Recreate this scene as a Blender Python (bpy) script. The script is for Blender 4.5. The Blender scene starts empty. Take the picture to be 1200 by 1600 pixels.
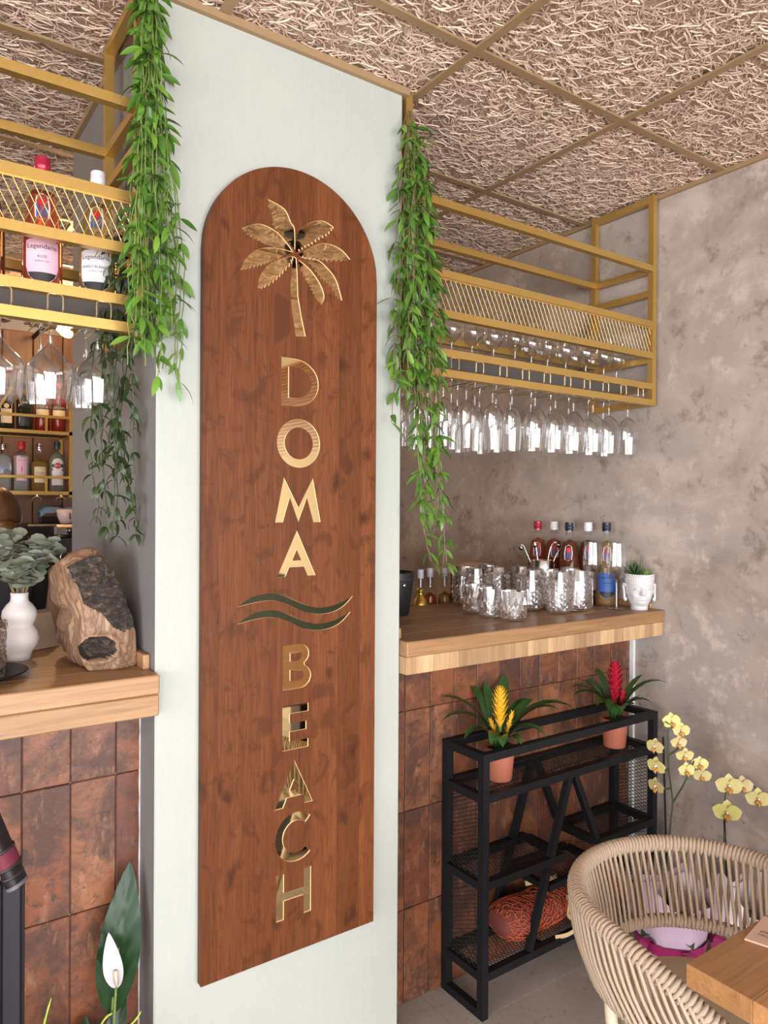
import bpy, bmesh, math, random
from mathutils import Vector, Matrix, Quaternion, noise as mnoise
R = math.radians
PI = math.pi
random.seed(7)
scene = bpy.context.scene
col = scene.collection

# ---------------------------------------------------------------- camera, world, light, exposure
CAM = Vector((-1.2075, -1.65, 1.495))
def cam_axes(yaw, pitch, roll):
    f = Vector((math.sin(yaw)*math.cos(pitch), math.cos(yaw)*math.cos(pitch), math.sin(pitch)))
    r = Vector((math.cos(yaw), -math.sin(yaw), 0))
    u = r.cross(f)
    r2 = r*math.cos(roll)+u*math.sin(roll)
    u2 = -r*math.sin(roll)+u*math.cos(roll)
    return r2, u2, f
r_, u_, f_ = cam_axes(R(34.89), R(-0.275), R(0.327))
cd = bpy.data.cameras.new('camera')
cam = bpy.data.objects.new('camera', cd)
col.objects.link(cam)
m = Matrix((r_, u_, -f_)).transposed().to_4x4()
m.translation = CAM
cam.matrix_world = m
cd.sensor_fit = 'HORIZONTAL'
cd.sensor_width = 36
cd.lens = 1140.39/1200*36
cd.clip_start = 0.02
scene.camera = cam

world = bpy.data.worlds.new('world')
scene.world = world
world.use_nodes = True
bg = world.node_tree.nodes['Background']
bg.inputs[0].default_value = (0.965, 0.97, 1.0, 1)
bg.inputs[1].default_value = 10.5

scene.view_settings.view_transform = 'Standard'
scene.view_settings.look = 'None'
scene.view_settings.gamma = 1
scene.view_settings.use_curve_mapping = False
scene.view_settings.exposure = 0.35
cy = scene.cycles
cy.transparent_max_bounces = 40
cy.max_bounces = 10
cy.diffuse_bounces = 5
cy.transmission_bounces = 10
cy.sample_clamp_indirect = 6
cy.use_denoising = True

XL, XW = -4.5, 1.19          # room, left and right wall
YB, YK = -4.6, 3.0           # wall with the windows behind the camera, wall behind the bar
ZC = 2.664
WZ0, WZ1 = 0.12, 2.30        # window band of the far wall
def portal(name, loc, rot, sx, sy):
    l = bpy.data.lights.new(name, 'AREA')
    l.shape = 'RECTANGLE'; l.size = sx; l.size_y = sy
    l.cycles.is_portal = True
    o = bpy.data.objects.new(name, l); col.objects.link(o)
    o.location = loc; o.rotation_euler = rot
portal('window_daylight_portal', (-1.6, YB-0.06, (WZ0+WZ1)/2), (R(90), 0, 0), 5.2, WZ1-WZ0)
portal('left_window_daylight_portal', (XL-0.06, -2.4, 1.35), (R(90), 0, R(-90)), 3.2, 1.7)
def lamp(name, loc, power, colr, size=0.05):
    l = bpy.data.lights.new(name, 'POINT'); l.energy = power; l.color = colr; l.shadow_soft_size = size
    o = bpy.data.objects.new(name, l); col.objects.link(o); o.location = loc

# ---------------------------------------------------------------- material helpers
MAT = {}
class NT:
    def __init__(s, name):
        s.m = bpy.data.materials.new(name); s.m.use_nodes = True
        s.t = s.m.node_tree; s.n = s.t.nodes; s.l = s.t.links
        s.b = s.n['Principled BSDF']
        MAT[name] = s.m
    def node(s, ty, **kw):
        n = s.n.new(ty)
        for k, v in kw.items(): setattr(n, k, v)
        return n
    def put(s, sock, v):
        if isinstance(v, bpy.types.NodeSocket): s.l.new(v, sock)
        elif v is not None:
            if isinstance(v, (tuple, list)) and len(v) == 3 and sock.type == 'RGBA': v = (*v, 1)
            sock.default_value = v
    def pos(s, scale=(1, 1, 1), rnd=0.0, local=False):
        if local: p = s.node('ShaderNodeTexCoord').outputs['Object']
        else: p = s.node('ShaderNodeNewGeometry').outputs['Position']
        if rnd:
            oi = s.node('ShaderNodeObjectInfo')
            a = s.node('ShaderNodeVectorMath', operation='SCALE'); a.inputs[0].default_value = (17.3, 31.7, 23.1)
            s.l.new(oi.outputs['Random'], a.inputs['Scale'])
            b = s.node('ShaderNodeVectorMath', operation='ADD'); s.l.new(p, b.inputs[0]); s.l.new(a.outputs[0], b.inputs[1])
            p = b.outputs[0]
        mp = s.node('ShaderNodeVectorMath', operation='MULTIPLY'); s.l.new(p, mp.inputs[0]); mp.inputs[1].default_value = scale
        return mp.outputs[0]
    def rnd(s): return s.node('ShaderNodeObjectInfo').outputs['Random']
    def noise(s, vec, scale, detail=4, rough=.55, dist=0):
        n = s.node('ShaderNodeTexNoise'); s.l.new(vec, n.inputs['Vector'])
        n.inputs['Scale'].default_value = scale; n.inputs['Detail'].default_value = detail
        n.inputs['Roughness'].default_value = rough; n.inputs['Distortion'].default_value = dist
        return n.outputs[0]
    def voro(s, vec, scale, feature='F1'):
        n = s.node('ShaderNodeTexVoronoi', feature=feature); s.l.new(vec, n.inputs['Vector']); n.inputs['Scale'].default_value = scale
        return n.outputs['Distance']
    def ramp(s, fac, stops):
        n = s.node('ShaderNodeValToRGB'); e = n.color_ramp.elements
        while len(e) < len(stops): e.new(0.5)
        for i, (p, c) in enumerate(stops):
            e[i].position = p
            if not isinstance(c, (tuple, list)): c = (c, c, c)
            e[i].color = (*c, 1)
        s.put(n.inputs[0], fac)
        return n.outputs[0]
    def mix(s, fac, a, b, mode='MIX'):
        n = s.node('ShaderNodeMix', data_type='RGBA', blend_type=mode)
        s.put(n.inputs[0], fac); s.put(n.inputs[6], a); s.put(n.inputs[7], b)
        return n.outputs[2]
    def bump(s, h, strength=.3, dist=.01):
        n = s.node('ShaderNodeBump'); n.inputs['Strength'].default_value = strength; n.inputs['Distance'].default_value = dist
        s.l.new(h, n.inputs['Height']); s.l.new(n.outputs[0], s.b.inputs['Normal'])
    def set(s, color=None, rough=None, metal=None, **kw):
        s.put(s.b.inputs['Base Color'], color); s.put(s.b.inputs['Roughness'], rough); s.put(s.b.inputs['Metallic'], metal)
        for k, v in kw.items(): s.put(s.b.inputs[k.replace('_', ' ')], v)
        return s.m

def plain(name, c, rough=.5, metal=0, var=.15, scale=30, bump=0, **kw):
    """a colour with a slight mottling and fine relief"""
    n = NT(name)
    f = n.noise(n.pos(rnd=1), scale, 3)
    c2 = tuple(max(0, x*(1-var)) for x in c)
    n.set(n.mix(f, c, c2), rough, metal, **kw)
    if bump: n.bump(f, bump, .002)
    return n.m

def wood(name, base, dark, axis='X', grain=28, knots=0, rough=.45, tint=.25, contrast=.6, coat=0):
    n = NT(name)
    s = [grain]*3; s['XYZ'.index(axis)] = grain*.045
    v = n.pos(tuple(s), rnd=1)
    g = n.noise(v, 1.0, 6, .6, .6)
    g2 = n.noise(v, 5.0, 3, .6, .2)
    c = n.mix(n.ramp(g, [(.3, 0.), (.72, 1.)]), base, dark)
    c = n.mix(n.ramp(g2, [(.45, 0.), (.75, contrast)]), c, tuple(x*.62 for x in dark))
    c = n.mix(n.rnd(), c, n.mix(1.0, c, (1-tint, 1-tint*1.05, 1-tint*1.1), 'MULTIPLY'))
    if knots:
        ks = [11, 11, 11]; ks['XYZ'.index(axis)] = 8
        kv = n.pos(tuple(ks), rnd=1)
        wob = n.noise(kv, 1.3, 3)
        wv = n.node('ShaderNodeVectorMath', operation='ADD'); n.l.new(kv, wv.inputs[0]); n.l.new(wob, wv.inputs[1])
        k = n.voro(wv.outputs[0], 1.0)
        c = n.mix(n.ramp(k, [(.0, knots), (.10, knots*.75), (.26, 0.)]), c, tuple(x*.30 for x in dark))
        big = n.noise(n.pos((7, 7, 6.), rnd=1), 1.5, 5, .6, 1.5)
        c = n.mix(n.ramp(big, [(.54, 0.), (.63, .7)]), c, tuple(x*.55 for x in dark))
    n.set(c, rough)
    if coat: n.set(Coat_Weight=coat, Coat_Roughness=.25)
    n.bump(g, .12, .002)
    return n.m

def thin_glass(name, tint=(.97, .98, .98), edge=1.0, rough=.0):
    """thin clear glass: passes light straight, reflects by Fresnel"""
    n = NT(name)
    tr = n.node('ShaderNodeBsdfTransparent')
    gl = n.node('ShaderNodeBsdfGlossy'); gl.inputs['Roughness'].default_value = rough
    gl.inputs['Color'].default_value = (1, 1, 1, 1)
    lw = n.node('ShaderNodeLayerWeight'); lw.inputs[0].default_value = .5
    pw = n.node('ShaderNodeMath', operation='POWER'); n.l.new(lw.outputs['Facing'], pw.inputs[0]); pw.inputs[1].default_value = 3.2
    n.l.new(n.mix(pw.outputs[0], tint, tuple(x*.62 for x in tint)), tr.inputs[0])
    fr = n.node('ShaderNodeMath', operation='MULTIPLY_ADD'); n.l.new(pw.outputs[0], fr.inputs[0]); fr.inputs[1].default_value = .8; fr.inputs[2].default_value = .05
    mx = n.node('ShaderNodeMixShader')
    ml = n.node('ShaderNodeMath', operation='MULTIPLY'); ml.use_clamp = True
    n.l.new(fr.outputs[0], ml.inputs[0]); ml.inputs[1].default_value = edge
    n.l.new(ml.outputs[0], mx.inputs[0]); n.l.new(tr.outputs[0], mx.inputs[1]); n.l.new(gl.outputs[0], mx.inputs[2])
    n.l.new(mx.outputs[0], n.n['Material Output'].inputs['Surface'])
    return n.m

# ---------------------------------------------------------------- materials
def make_materials():
    # painted plaster of the pillar
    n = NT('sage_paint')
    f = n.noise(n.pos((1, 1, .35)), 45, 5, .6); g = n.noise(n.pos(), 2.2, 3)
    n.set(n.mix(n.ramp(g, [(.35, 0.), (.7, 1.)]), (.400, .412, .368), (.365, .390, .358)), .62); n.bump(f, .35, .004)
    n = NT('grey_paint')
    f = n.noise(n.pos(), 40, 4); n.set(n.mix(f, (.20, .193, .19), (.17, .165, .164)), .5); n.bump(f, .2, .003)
    # concrete look wallpaper
    n = NT('concrete')
    p = n.pos()
    a = n.noise(p, 2.0, 7, .66, .5); b = n.noise(p, 6.5, 8, .72, .2); d = n.noise(p, 30, 5, .7); e = n.noise(n.pos((1, 1, 2.4)), 1.1, 4, .6, .8)
    c = n.ramp(a, [(.34, (.25, .198, .165)), (.46, (.375, .302, .256)), (.54, (.44, .362, .312)), (.68, (.54, .452, .395))])
    c = n.mix(n.ramp(e, [(.44, 0.), (.56, .62)]), c, (.285, .255, .238))
    c = n.mix(n.ramp(b, [(.33, .85), (.44, 0.)]), c, (.17, .135, .11))
    c = n.mix(n.ramp(b, [(.54, 0.), (.64, .55)]), c, (.56, .485, .435))
    c = n.mix(n.ramp(d, [(.28, .5), (.37, 0.)]), c, (.15, .125, .105))
    n.set(c, .6); n.bump(b, .15, .004)
    # floor
    n = NT('floor_cement')
    p = n.pos(); a = n.noise(p, 3, 5, .6); b = n.noise(p, 55, 4, .7); d = n.noise(p, 120, 2)
    c = n.ramp(a, [(.3, (.30, .255, .22)), (.7, (.40, .35, .31))])
    c = n.mix(n.ramp(b, [(.30, .7), (.42, 0.)]), c, (.11, .09, .075))
    n.set(c, .42); n.bump(d, .08, .002)
    plain('grout', (.17, .085, .07), .8)
    plain('joint', (.22, .19, .165), .8)
    # rust copper tile
    n = NT('rust_tile')
    p = n.pos(rnd=1); a = n.noise(p, 7, 6, .7, .4); b = n.noise(p, 34, 6, .75, .3); e = n.noise(n.pos((2.2, 2.2, .8), rnd=1), 14, 5, .7)
    r = n.rnd()
    base = n.ramp(r, [(0., (.21, .062, .026)), (.3, (.28, .10, .04)), (.55, (.165, .048, .024)), (.8, (.31, .125, .055)), (1., (.24, .078, .034))])
    c = n.mix(n.ramp(a, [(.40, 0.), (.58, .9)]), base, (.075, .033, .022))
    c = n.mix(n.ramp(e, [(.56, 0.), (.70, .5)]), c, (.42, .22, .12))
    c = n.mix(n.ramp(b, [(.32, .95), (.46, 0.)]), c, (.045, .026, .02))
    c = n.mix(1.0, c, (.80, .76, .74), 'MULTIPLY')
    n.set(c, n.ramp(a, [(.3, .36), (.7, .55)])); n.bump(b, .45, .003)
    # wood wool
    n = NT('wood_wool')
    f = n.noise(n.pos(rnd=1), 9, 3)
    n.set(n.mix(f, (.80, .62, .49), (.68, .51, .40)), .8)
    plain('wood_wool_back', (.46, .33, .25), .9)
    plain('bronze_trim', (.36, .235, .125), .42, .15)
    n = NT('gold_metal')
    f = n.noise(n.pos(), 160, 2); g = n.noise(n.pos(), 9, 3)
    n.set(n.mix(g, (.60, .385, .115), (.50, .31, .085)), n.ramp(f, [(.3, .30), (.7, .42)]), .72)
    plain('gold_wire', (.62, .42, .15), .35, .7, var=.1)
    n = NT('gold_mirror'); f = n.noise(n.pos(), 4, 2)
    n.set(n.mix(f, (.92, .74, .44), (.89, .71, .41)), .03, 1.0)
    plain('cut_edge', (.80, .62, .40), .6, var=.08)
    plain('bright_brass', (.95, .78, .48), .22, .85, var=.05)
    wood('stained_pine', (.185, .060, .019), (.128, .038, .0125), 'Z', 60, knots=.97, rough=.5, tint=.30, contrast=.9)
    MAT['stained_pine'].node_tree.nodes['Principled BSDF'].inputs['Specular IOR Level'].default_value = .18
    wood('oak_x', (.43, .245, .112), (.30, .155, .066), 'X', 30, rough=.42)
    wood('oak_y', (.47, .265, .12), (.33, .17, .07), 'Y', 30, rough=.42)
    wood('oak_z', (.60, .395, .215), (.45, .27, .13), 'Z', 34, rough=.5, tint=.5)
    wood('table_oak', (.50, .255, .10), (.36, .165, .06), 'X', 34, rough=.45)
    wood('panel_brown', (.20, .095, .05), (.12, .055, .03), 'Z', 18, rough=.5)
    wood('bamboo', (.26, .085, .032), (.15, .045, .018), 'Y', 30)
    plain('black_metal', (.009, .009, .0105), .5, .0, bump=.1, scale=120, Specular_IOR_Level=.22)
    plain('black_wire', (.014, .012, .012), .55)
    plain('dark_panel', (.02, .028, .025), .9, Specular_IOR_Level=.05)
    plain('white_frame', (.70, .71, .70), .4)
    plain('white_ceramic', (.54, .495, .475), .55, var=.06)
    plain('white_plaster', (.58, .555, .55), .6, var=.06, bump=.05)
    plain('terracotta', (.40, .125, .072), .55, var=.1)
    plain('soil', (.04, .025, .016), .9, bump=.6, scale=90)
    def leaf(name, c, c2, rough=.38, sub=.0, veins=True):
        n = NT(name); r = n.rnd()
        f = n.noise(n.pos(rnd=1), 22, 3)
        cc = n.mix(r, c, c2); cc = n.mix(n.ramp(f, [(.4, 0.), (.75, .5)]), cc, tuple(x*.6 for x in c2))
        n.set(cc, rough, Specular_IOR_Level=.28 if 'lily' in name else .5)
        n.set(Subsurface_Weight=sub, Subsurface_Radius=(.004, .006, .002))
        n.bump(f, .15, .002)
    leaf('vine_leaf', (.10, .215, .026), (.062, .15, .02))
    leaf('vine_leaf_fresh', (.155, .295, .036), (.10, .215, .028))
    leaf('vine_leaf_shaded', (.034, .058, .014), (.018, .034, .009), .45)  # vine green darkened to carry the shade inside the bar
    leaf('strap_leaf', (.045, .115, .028), (.028, .075, .018), .3)
    leaf('lily_leaf', (.007, .026, .007), (.010, .036, .009), .34)
    leaf('eucalyptus_leaf', (.27, .285, .215), (.20, .215, .16), .65)
    leaf('succulent_dark', (.05, .10, .03), (.035, .075, .022), .4)
    leaf('succulent_light', (.19, .33, .05), (.15, .28, .04), .4)
    plain('stem_green', (.16, .22, .05), .5)
    plain('stem_brown', (.16, .11, .05), .6)
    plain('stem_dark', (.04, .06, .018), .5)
    plain('tendril_lime', (.42, .55, .06), .5)
    plain('root', (.36, .23, .13), .7)
    plain('spathe', (.50, .465, .475), .5, var=.08)
    plain('spadix', (.60, .50, .36), .7)
    plain('bract_yellow', (.82, .44, .03), .42, var=.35, scale=40)
    plain('bract_red', (.42, .012, .03), .4, var=.4, scale=40)
    n = NT('orchid_petal'); f = n.noise(n.pos(rnd=1), 60, 2)
    n.set(n.mix(n.rnd(), n.mix(f, (.60, .56, .17), (.52, .47, .14)), n.mix(f, (.55, .43, .21), (.47, .38, .16))), .5)
    plain('orchid_lip', (.62, .30, .06), .5, var=.4, scale=150)
    plain('orchid_column', (.80, .72, .66), .5)
    n = NT('rope'); p = n.pos(); w = n.noise(p, 220, 2); r = n.rnd()
    n.set(n.mix(r, n.mix(w, (.52, .40, .29), (.40, .30, .215)), n.mix(w, (.46, .35, .25), (.35, .26, .185))), .75); n.bump(w, .25, .001)
    plain('beige_shell', (.60, .50, .385), .5)
    plain('seat_fabric', (.56, .46, .34), .8, bump=.2, scale=300)
    plain('kraft', (.42, .28, .19), .8, var=.12)
    plain('kraft_pink', (.60, .40, .30), .75, var=.12, scale=14)
    plain('ink', (.025, .022, .02), .7)
    plain('pink_paper', (.52, .38, .47), .5, var=.2, scale=18)
    plain('white_paper', (.74, .66, .66), .6, var=.1, scale=12)
    plain('fuchsia_ribbon', (.30, .012, .10), .35, var=.3)
    plain('orange_net', (.62, .12, .05), .7, var=.3)
    plain('orange_under', (.20, .05, .035), .8)
    plain('straw_ribbon', (.60, .42, .22), .6)
    plain('steel', (.62, .60, .58), .2, 1.0, var=.1)
    plain('dark_steel', (.13, .12, .12), .28, 1.0)
    plain('rubber_black', (.016, .016, .018), .5)
    plain('plastic_dark', (.014, .009, .010), .35, Specular_IOR_Level=.25)
    plain('post_dark', (.022, .021, .026), .45, Specular_IOR_Level=.25)
    plain('burgundy_band', (.13, .008, .024), .7, var=.3, scale=200)
    plain('cap_grey', (.12, .12, .13), .45, var=.5, scale=40)
    plain('leather_black', (.012, .013, .016), .45, bump=.2, scale=120)
    # weathered log
    n = NT('log_wood'); p = n.pos((6, 6, 2.2)); a = n.noise(p, 2.2, 6, .6, 2.2); b = n.noise(n.pos(), 16, 4)
    c = n.ramp(a, [(.28, (.075, .035, .018)), (.42, (.27, .155, .09)), (.49, (.13, .066, .036)), (.57, (.32, .195, .12)), (.72, (.40, .265, .175))])
    n.set(c, .6); n.bump(a, .4, .006)
    n = NT('log_bark'); a = n.noise(n.pos((1, 1, 1.6)), 42, 6, .75, .6); b = n.noise(n.pos(), 60, 3)
    c = n.ramp(a, [(.34, (.008, .006, .005)), (.50, (.04, .027, .021)), (.60, (.11, .075, .055)), (.74, (.36, .26, .20))])
    n.set(c, .85); n.bump(a, 1.0, .012)
    plain('hair', (.14, .055, .022), .35, var=.7, scale=60)
    plain('skin', (.52, .30, .21), .5)
    plain('shirt_white', (.70, .72, .78), .7)
    plain('shirt_dark', (.02, .02, .024), .8)
    plain('blue_cloth', (.10, .16, .26), .85)
    plain('cup_pink', (.66, .50, .46), .35)
    plain('cup_mark', (.22, .02, .02), .5)
    thin_glass('clear_glass', (.97, .975, .975), 2.0)
    thin_glass('cut_glass', (.975, .97, .965), 2.4, .03)
    n = MAT['cut_glass'].node_tree; outn = n.nodes['Material Output']; thin = outn.inputs['Surface'].links[0].from_socket
    pb_ = n.nodes['Principled BSDF']; pb_.inputs['Metallic'].default_value = 1; pb_.inputs['Roughness'].default_value = .10; pb_.inputs['Base Color'].default_value = (.86, .85, .85, 1)
    mx = n.nodes.new('ShaderNodeMixShader'); mx.inputs[0].default_value = .17
    n.links.new(thin, mx.inputs[1]); n.links.new(pb_.outputs[0], mx.inputs[2]); n.links.new(mx.outputs[0], outn.inputs['Surface'])
    thin_glass('smoke_glass', (.80, .77, .76), 2.0)
    # bottles
    def liquid(name, c, tr=.75, rough=.04):
        n = NT(name); f = n.noise(n.pos(), 6, 2)
        n.set(n.mix(f, c, tuple(x*.75 for x in c)), rough, Transmission_Weight=tr, IOR=1.36)
    liquid('rum_amber', (.55, .13, .03)); liquid('rum_rose', (.60, .14, .07)); liquid('rum_dark', (.18, .05, .02), .5)
    liquid('rum_pale', (.62, .40, .16)); liquid('gin_clear', (.72, .75, .74)); liquid('tequila_gold', (.62, .40, .11))
    liquid('aperitif_red', (.34, .03, .012), .5); liquid('herb_black', (.018, .02, .012), .1); liquid('vermouth', (.52, .56, .42))
    thin_glass('bottle_glass', (.93, .93, .92), 1.3)
    plain('cap_red', (.42, .02, .055), .3, .3); plain('cap_white', (.74, .71, .72), .4); plain('cap_navy', (.012, .016, .035), .35)
    plain('label_white', (.72, .66, .67), .6); plain('label_pink', (.70, .42, .50), .6); plain('label_black', (.015, .014, .016), .5)
    plain('label_blue', (.03, .10, .36), .5); plain('label_red', (.50, .02, .025), .5); plain('label_cream', (.66, .53, .33), .6)
    plain('foil_gold', (.80, .50, .10), .25, .9)
    n = NT('bulb_glow'); n.set((1, .62, .25), .3, Emission_Color=(1, .55, .18, 1), Emission_Strength=14.0)
    n.put(n.b.inputs['Base Color'], n.mix(n.noise(n.pos(), 40, 2), (1, .62, .25), (1, .56, .2)))
make_materials()

# ---------------------------------------------------------------- mesh helpers
class MB:
    def __init__(s): s.v = []; s.f = []; s.mi = []
    def add(s, vs, fs, mi=0):
        o = len(s.v); s.v += [tuple(p) for p in vs]
        s.f += [tuple(i+o for i in f) for f in fs]; s.mi += [mi]*len(fs)
        return s
    def box(s, x0, x1, y0, y1, z0, z1, mi=0):
        vs = [(x, y, z) for z in (z0, z1) for y in (y0, y1) for x in (x0, x1)]
        return s.add(vs, [(0, 2, 3, 1), (4, 5, 7, 6), (0, 1, 5, 4), (2, 6, 7, 3), (0, 4, 6, 2), (1, 3, 7, 5)], mi)
    def bbox(s, x0, x1, y0, y1, z0, z1, b=.003, mi=0):
        """box with chamfered edges"""
        bm = bmesh.new()
        bmesh.ops.create_cube(bm, size=1)
        for v in bm.verts:
            v.co = Vector((x0 if v.co.x < 0 else x1, y0 if v.co.y < 0 else y1, z0 if v.co.z < 0 else z1))
        bmesh.ops.bevel(bm, geom=list(bm.edges), offset=b, segments=1, affect='EDGES', profile=.5)
        s.bm(bm, mi); bm.free(); return s
    def bm(s, bm, mi=0):
        bm.verts.index_update()
        return s.add([v.co.copy() for v in bm.verts], [[v.index for v in f.verts] for f in bm.faces], mi)
    def tube(s, pts, r, n=6, closed=False, mi=0, caps=True):
        pts = [Vector(p) for p in pts]; k = len(pts)
        rs = r if isinstance(r, (list, tuple)) else [r]*k
        t0 = (pts[1]-pts[0]).normalized()
        a = Vector((0, 0, 1)) if abs(t0.z) < .9 else Vector((1, 0, 0))
        u = t0.cross(a).normalized(); vs = []; prev = t0
        for i, p in enumerate(pts):
            if closed: t = (pts[(i+1) % k]-pts[i-1]).normalized()
            elif i == 0: t = t0
            elif i == k-1: t = (pts[-1]-pts[-2]).normalized()
            else: t = ((pts[i+1]-p).normalized()+(p-pts[i-1]).normalized())
            if t.length < 1e-8: t = prev
            t.normalize()
            q = prev.rotation_difference(t); u = (q @ u); u = (u-t*u.dot(t)).normalized(); prev = t
            w = t.cross(u)
            for j in range(n):
                an = 2*PI*j/n
                vs.append(p+(u*math.cos(an)+w*math.sin(an))*rs[i])
        fs = []
        for i in range(k if closed else k-1):
            a0, b0 = i*n, ((i+1) % k)*n
            for j in range(n): fs.append((a0+j, a0+(j+1) % n, b0+(j+1) % n, b0+j))
        if not closed and caps: fs += [tuple(range(n))[::-1], tuple((k-1)*n+j for j in range(n))]
        return s.add(vs, fs, mi)
    def bar(s, a, b, w, h=None, up=(0, 0, 1), mi=0):
        """square section bar from a to b"""
        a = Vector(a); b = Vector(b); h = h or w; t = (b-a).normalized(); up = Vector(up)
        if abs(t.dot(up)) > .95: up = Vector((0, 1, 0))
        x = t.cross(up).normalized()*(w/2); z = x.cross(t).normalized()*(h/2)
        vs = [p+sx*x+sz*z for p in (a, b) for sx, sz in ((-1, -1), (1, -1), (1, 1), (-1, 1))]
        return s.add(vs, [(3, 2, 1, 0), (4, 5, 6, 7), (0, 1, 5, 4), (1, 2, 6, 5), (2, 3, 7, 6), (3, 0, 4, 7)], mi)
    def lathe(s, prof, n=24, c=(0, 0, 0), mi=0, cap0=False, cap1=False, fn=None):
        vs = []; k = len(prof)
        for i, (r, z) in enumerate(prof):
            for j in range(n):
                a = 2*PI*j/n; rr = fn(r, z, a, i) if fn else r
                vs.append((c[0]+rr*math.cos(a), c[1]+rr*math.sin(a), c[2]+z))
        fs = [(i*n+j, i*n+(j+1) % n, (i+1)*n+(j+1) % n, (i+1)*n+j) for i in range(k-1) for j in range(n)]
        if cap0: fs.append(tuple(range(n))[::-1])
        if cap1: fs.append(tuple((k-1)*n+j for j in range(n)))
        return s.add(vs, fs, mi)
    def prism(s, loops, d0, d1, fn=None, mi=0):
        """outline(s) in 2D extruded from d0 to d1; fn(u,v,d)->point; later loops are holes"""
        fn = fn or (lambda u, v, d: (u, d, v))
        bm = bmesh.new(); ed = []
        for lp in loops:
            vs = [bm.verts.new((u, v, 0)) for u, v in lp]
            ed += [bm.edges.new((vs[i], vs[(i+1) % len(vs)])) for i in range(len(vs))]
        bmesh.ops.triangle_fill(bm, use_beauty=True, use_dissolve=False, edges=ed)
        bm.verts.index_update()
        pv = [v.co.copy() for v in bm.verts]; k = len(pv)
        fr = [[v.index for v in f.verts] for f in bm.faces]
        if bm.faces and bm.faces[:][0].normal.z < 0: fr = [f[::-1] for f in fr]
        vs = [fn(p.x, p.y, d0) for p in pv]+[fn(p.x, p.y, d1) for p in pv]
        fs = [tuple(f) for f in fr]+[tuple(i+k for i in f[::-1]) for f in fr]
        o = 0
        for lp in loops:
            n = len(lp)
            fs += [(o+i, o+(i+1) % n, k+o+(i+1) % n, k+o+i) for i in range(n)]; o += n
        bm.free()
        return s.add(vs, fs, mi)
    def xf(s, mat, start=0):
        s.v = s.v[:start]+[tuple(mat @ Vector(p)) for p in s.v[start:]]; return s
    def mesh(s, name, mats, smooth=False):
        me = bpy.data.meshes.new(name); me.from_pydata(s.v, [], s.f)
        for mm in (mats if isinstance(mats, (list, tuple)) else [mats]): me.materials.append(MAT[mm])
        if len(set(s.mi)) > 1: me.polygons.foreach_set('material_index', s.mi)
        if smooth: me.polygons.foreach_set('use_smooth', [True]*len(me.polygons))
        me.update()
        return me
    def build(s, name, mats, parent=None, smooth=False, fix=True, sharp=None):
        me = s.mesh(name, mats, smooth)
        if fix:
            bm = bmesh.new(); bm.from_mesh(me); bmesh.ops.recalc_face_normals(bm, faces=bm.faces); bm.to_mesh(me); bm.free()
        if smooth and sharp: me.set_sharp_from_angle(angle=R(sharp))
        o = bpy.data.objects.new(name, me); col.objects.link(o); o.parent = parent
        return o
def tag(o, label=None, cat=None, group=None, kind=None):
    if label: o['label'] = label
    if cat: o['category'] = cat
    if group: o['group'] = group
    if kind: o['kind'] = kind
    return o
def thing(name, label, cat, loc=(0, 0, 0), rz=0, group=None):
    o = bpy.data.objects.new(name, None); col.objects.link(o); o.empty_display_size = .05
    o.location = loc; o.rotation_euler = (0, 0, rz)
    return tag(o, label, cat, group)
def dup(root, loc=None, rz=None, label=None, group=None):
    r = root.copy(); col.objects.link(r)
    if loc is not None: r.location = loc
    if rz is not None: r.rotation_euler = (0, 0, rz)
    if label: r['label'] = label
    if group: r['group'] = group
    for ch in list(root.children):
        c = ch.copy(); col.objects.link(c); c.parent = r
        for g in list(ch.children):
            d = g.copy(); col.objects.link(d); d.parent = c
    return r
def inst(name, me, parent, mat):
    o = bpy.data.objects.new(name, me); col.objects.link(o); o.parent = parent; o.matrix_local = mat
    return o
def smoothpts(pts, k=6):
    """Catmull-Rom through points"""
    P = [Vector(p) for p in pts]; out = []
    for i in range(len(P)-1):
        a = P[max(i-1, 0)]; b = P[i]; c = P[i+1]; d = P[min(i+2, len(P)-1)]
        for j in range(k):
            t = j/k
            out.append(.5*((2*b)+(c-a)*t+(2*a-5*b+4*c-d)*t*t+(3*b-a-3*c+d)*t**3))
    out.append(P[-1]); return out
def text_geo(txt, size):
    cu = bpy.data.curves.new('txt', 'FONT'); cu.body = txt; cu.size = size; cu.align_x = 'CENTER'; cu.align_y = 'CENTER'
    cu.resolution_u = 2
    o = bpy.data.objects.new('txt', cu); col.objects.link(o)
    dg = bpy.context.evaluated_depsgraph_get()
    me = bpy.data.meshes.new_from_object(o.evaluated_get(dg))
    vs = [v.co.copy() for v in me.vertices]; fs = [tuple(p.vertices) for p in me.polygons]
    bpy.data.objects.remove(o); bpy.data.curves.remove(cu); bpy.data.meshes.remove(me)
    return vs, fs
def wrap_text(mb, txt, size, rad, zc, ang=-PI/2, sx=1.0, mi=0):
    """flat lettering laid around a cylinder about the z axis, facing angle ang"""
    vs, fs = text_geo(txt, size)
    return mb.add([(rad*math.cos(ang+p.x*sx/rad), rad*math.sin(ang+p.x*sx/rad), zc+p.y) for p in vs], fs, mi)
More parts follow.
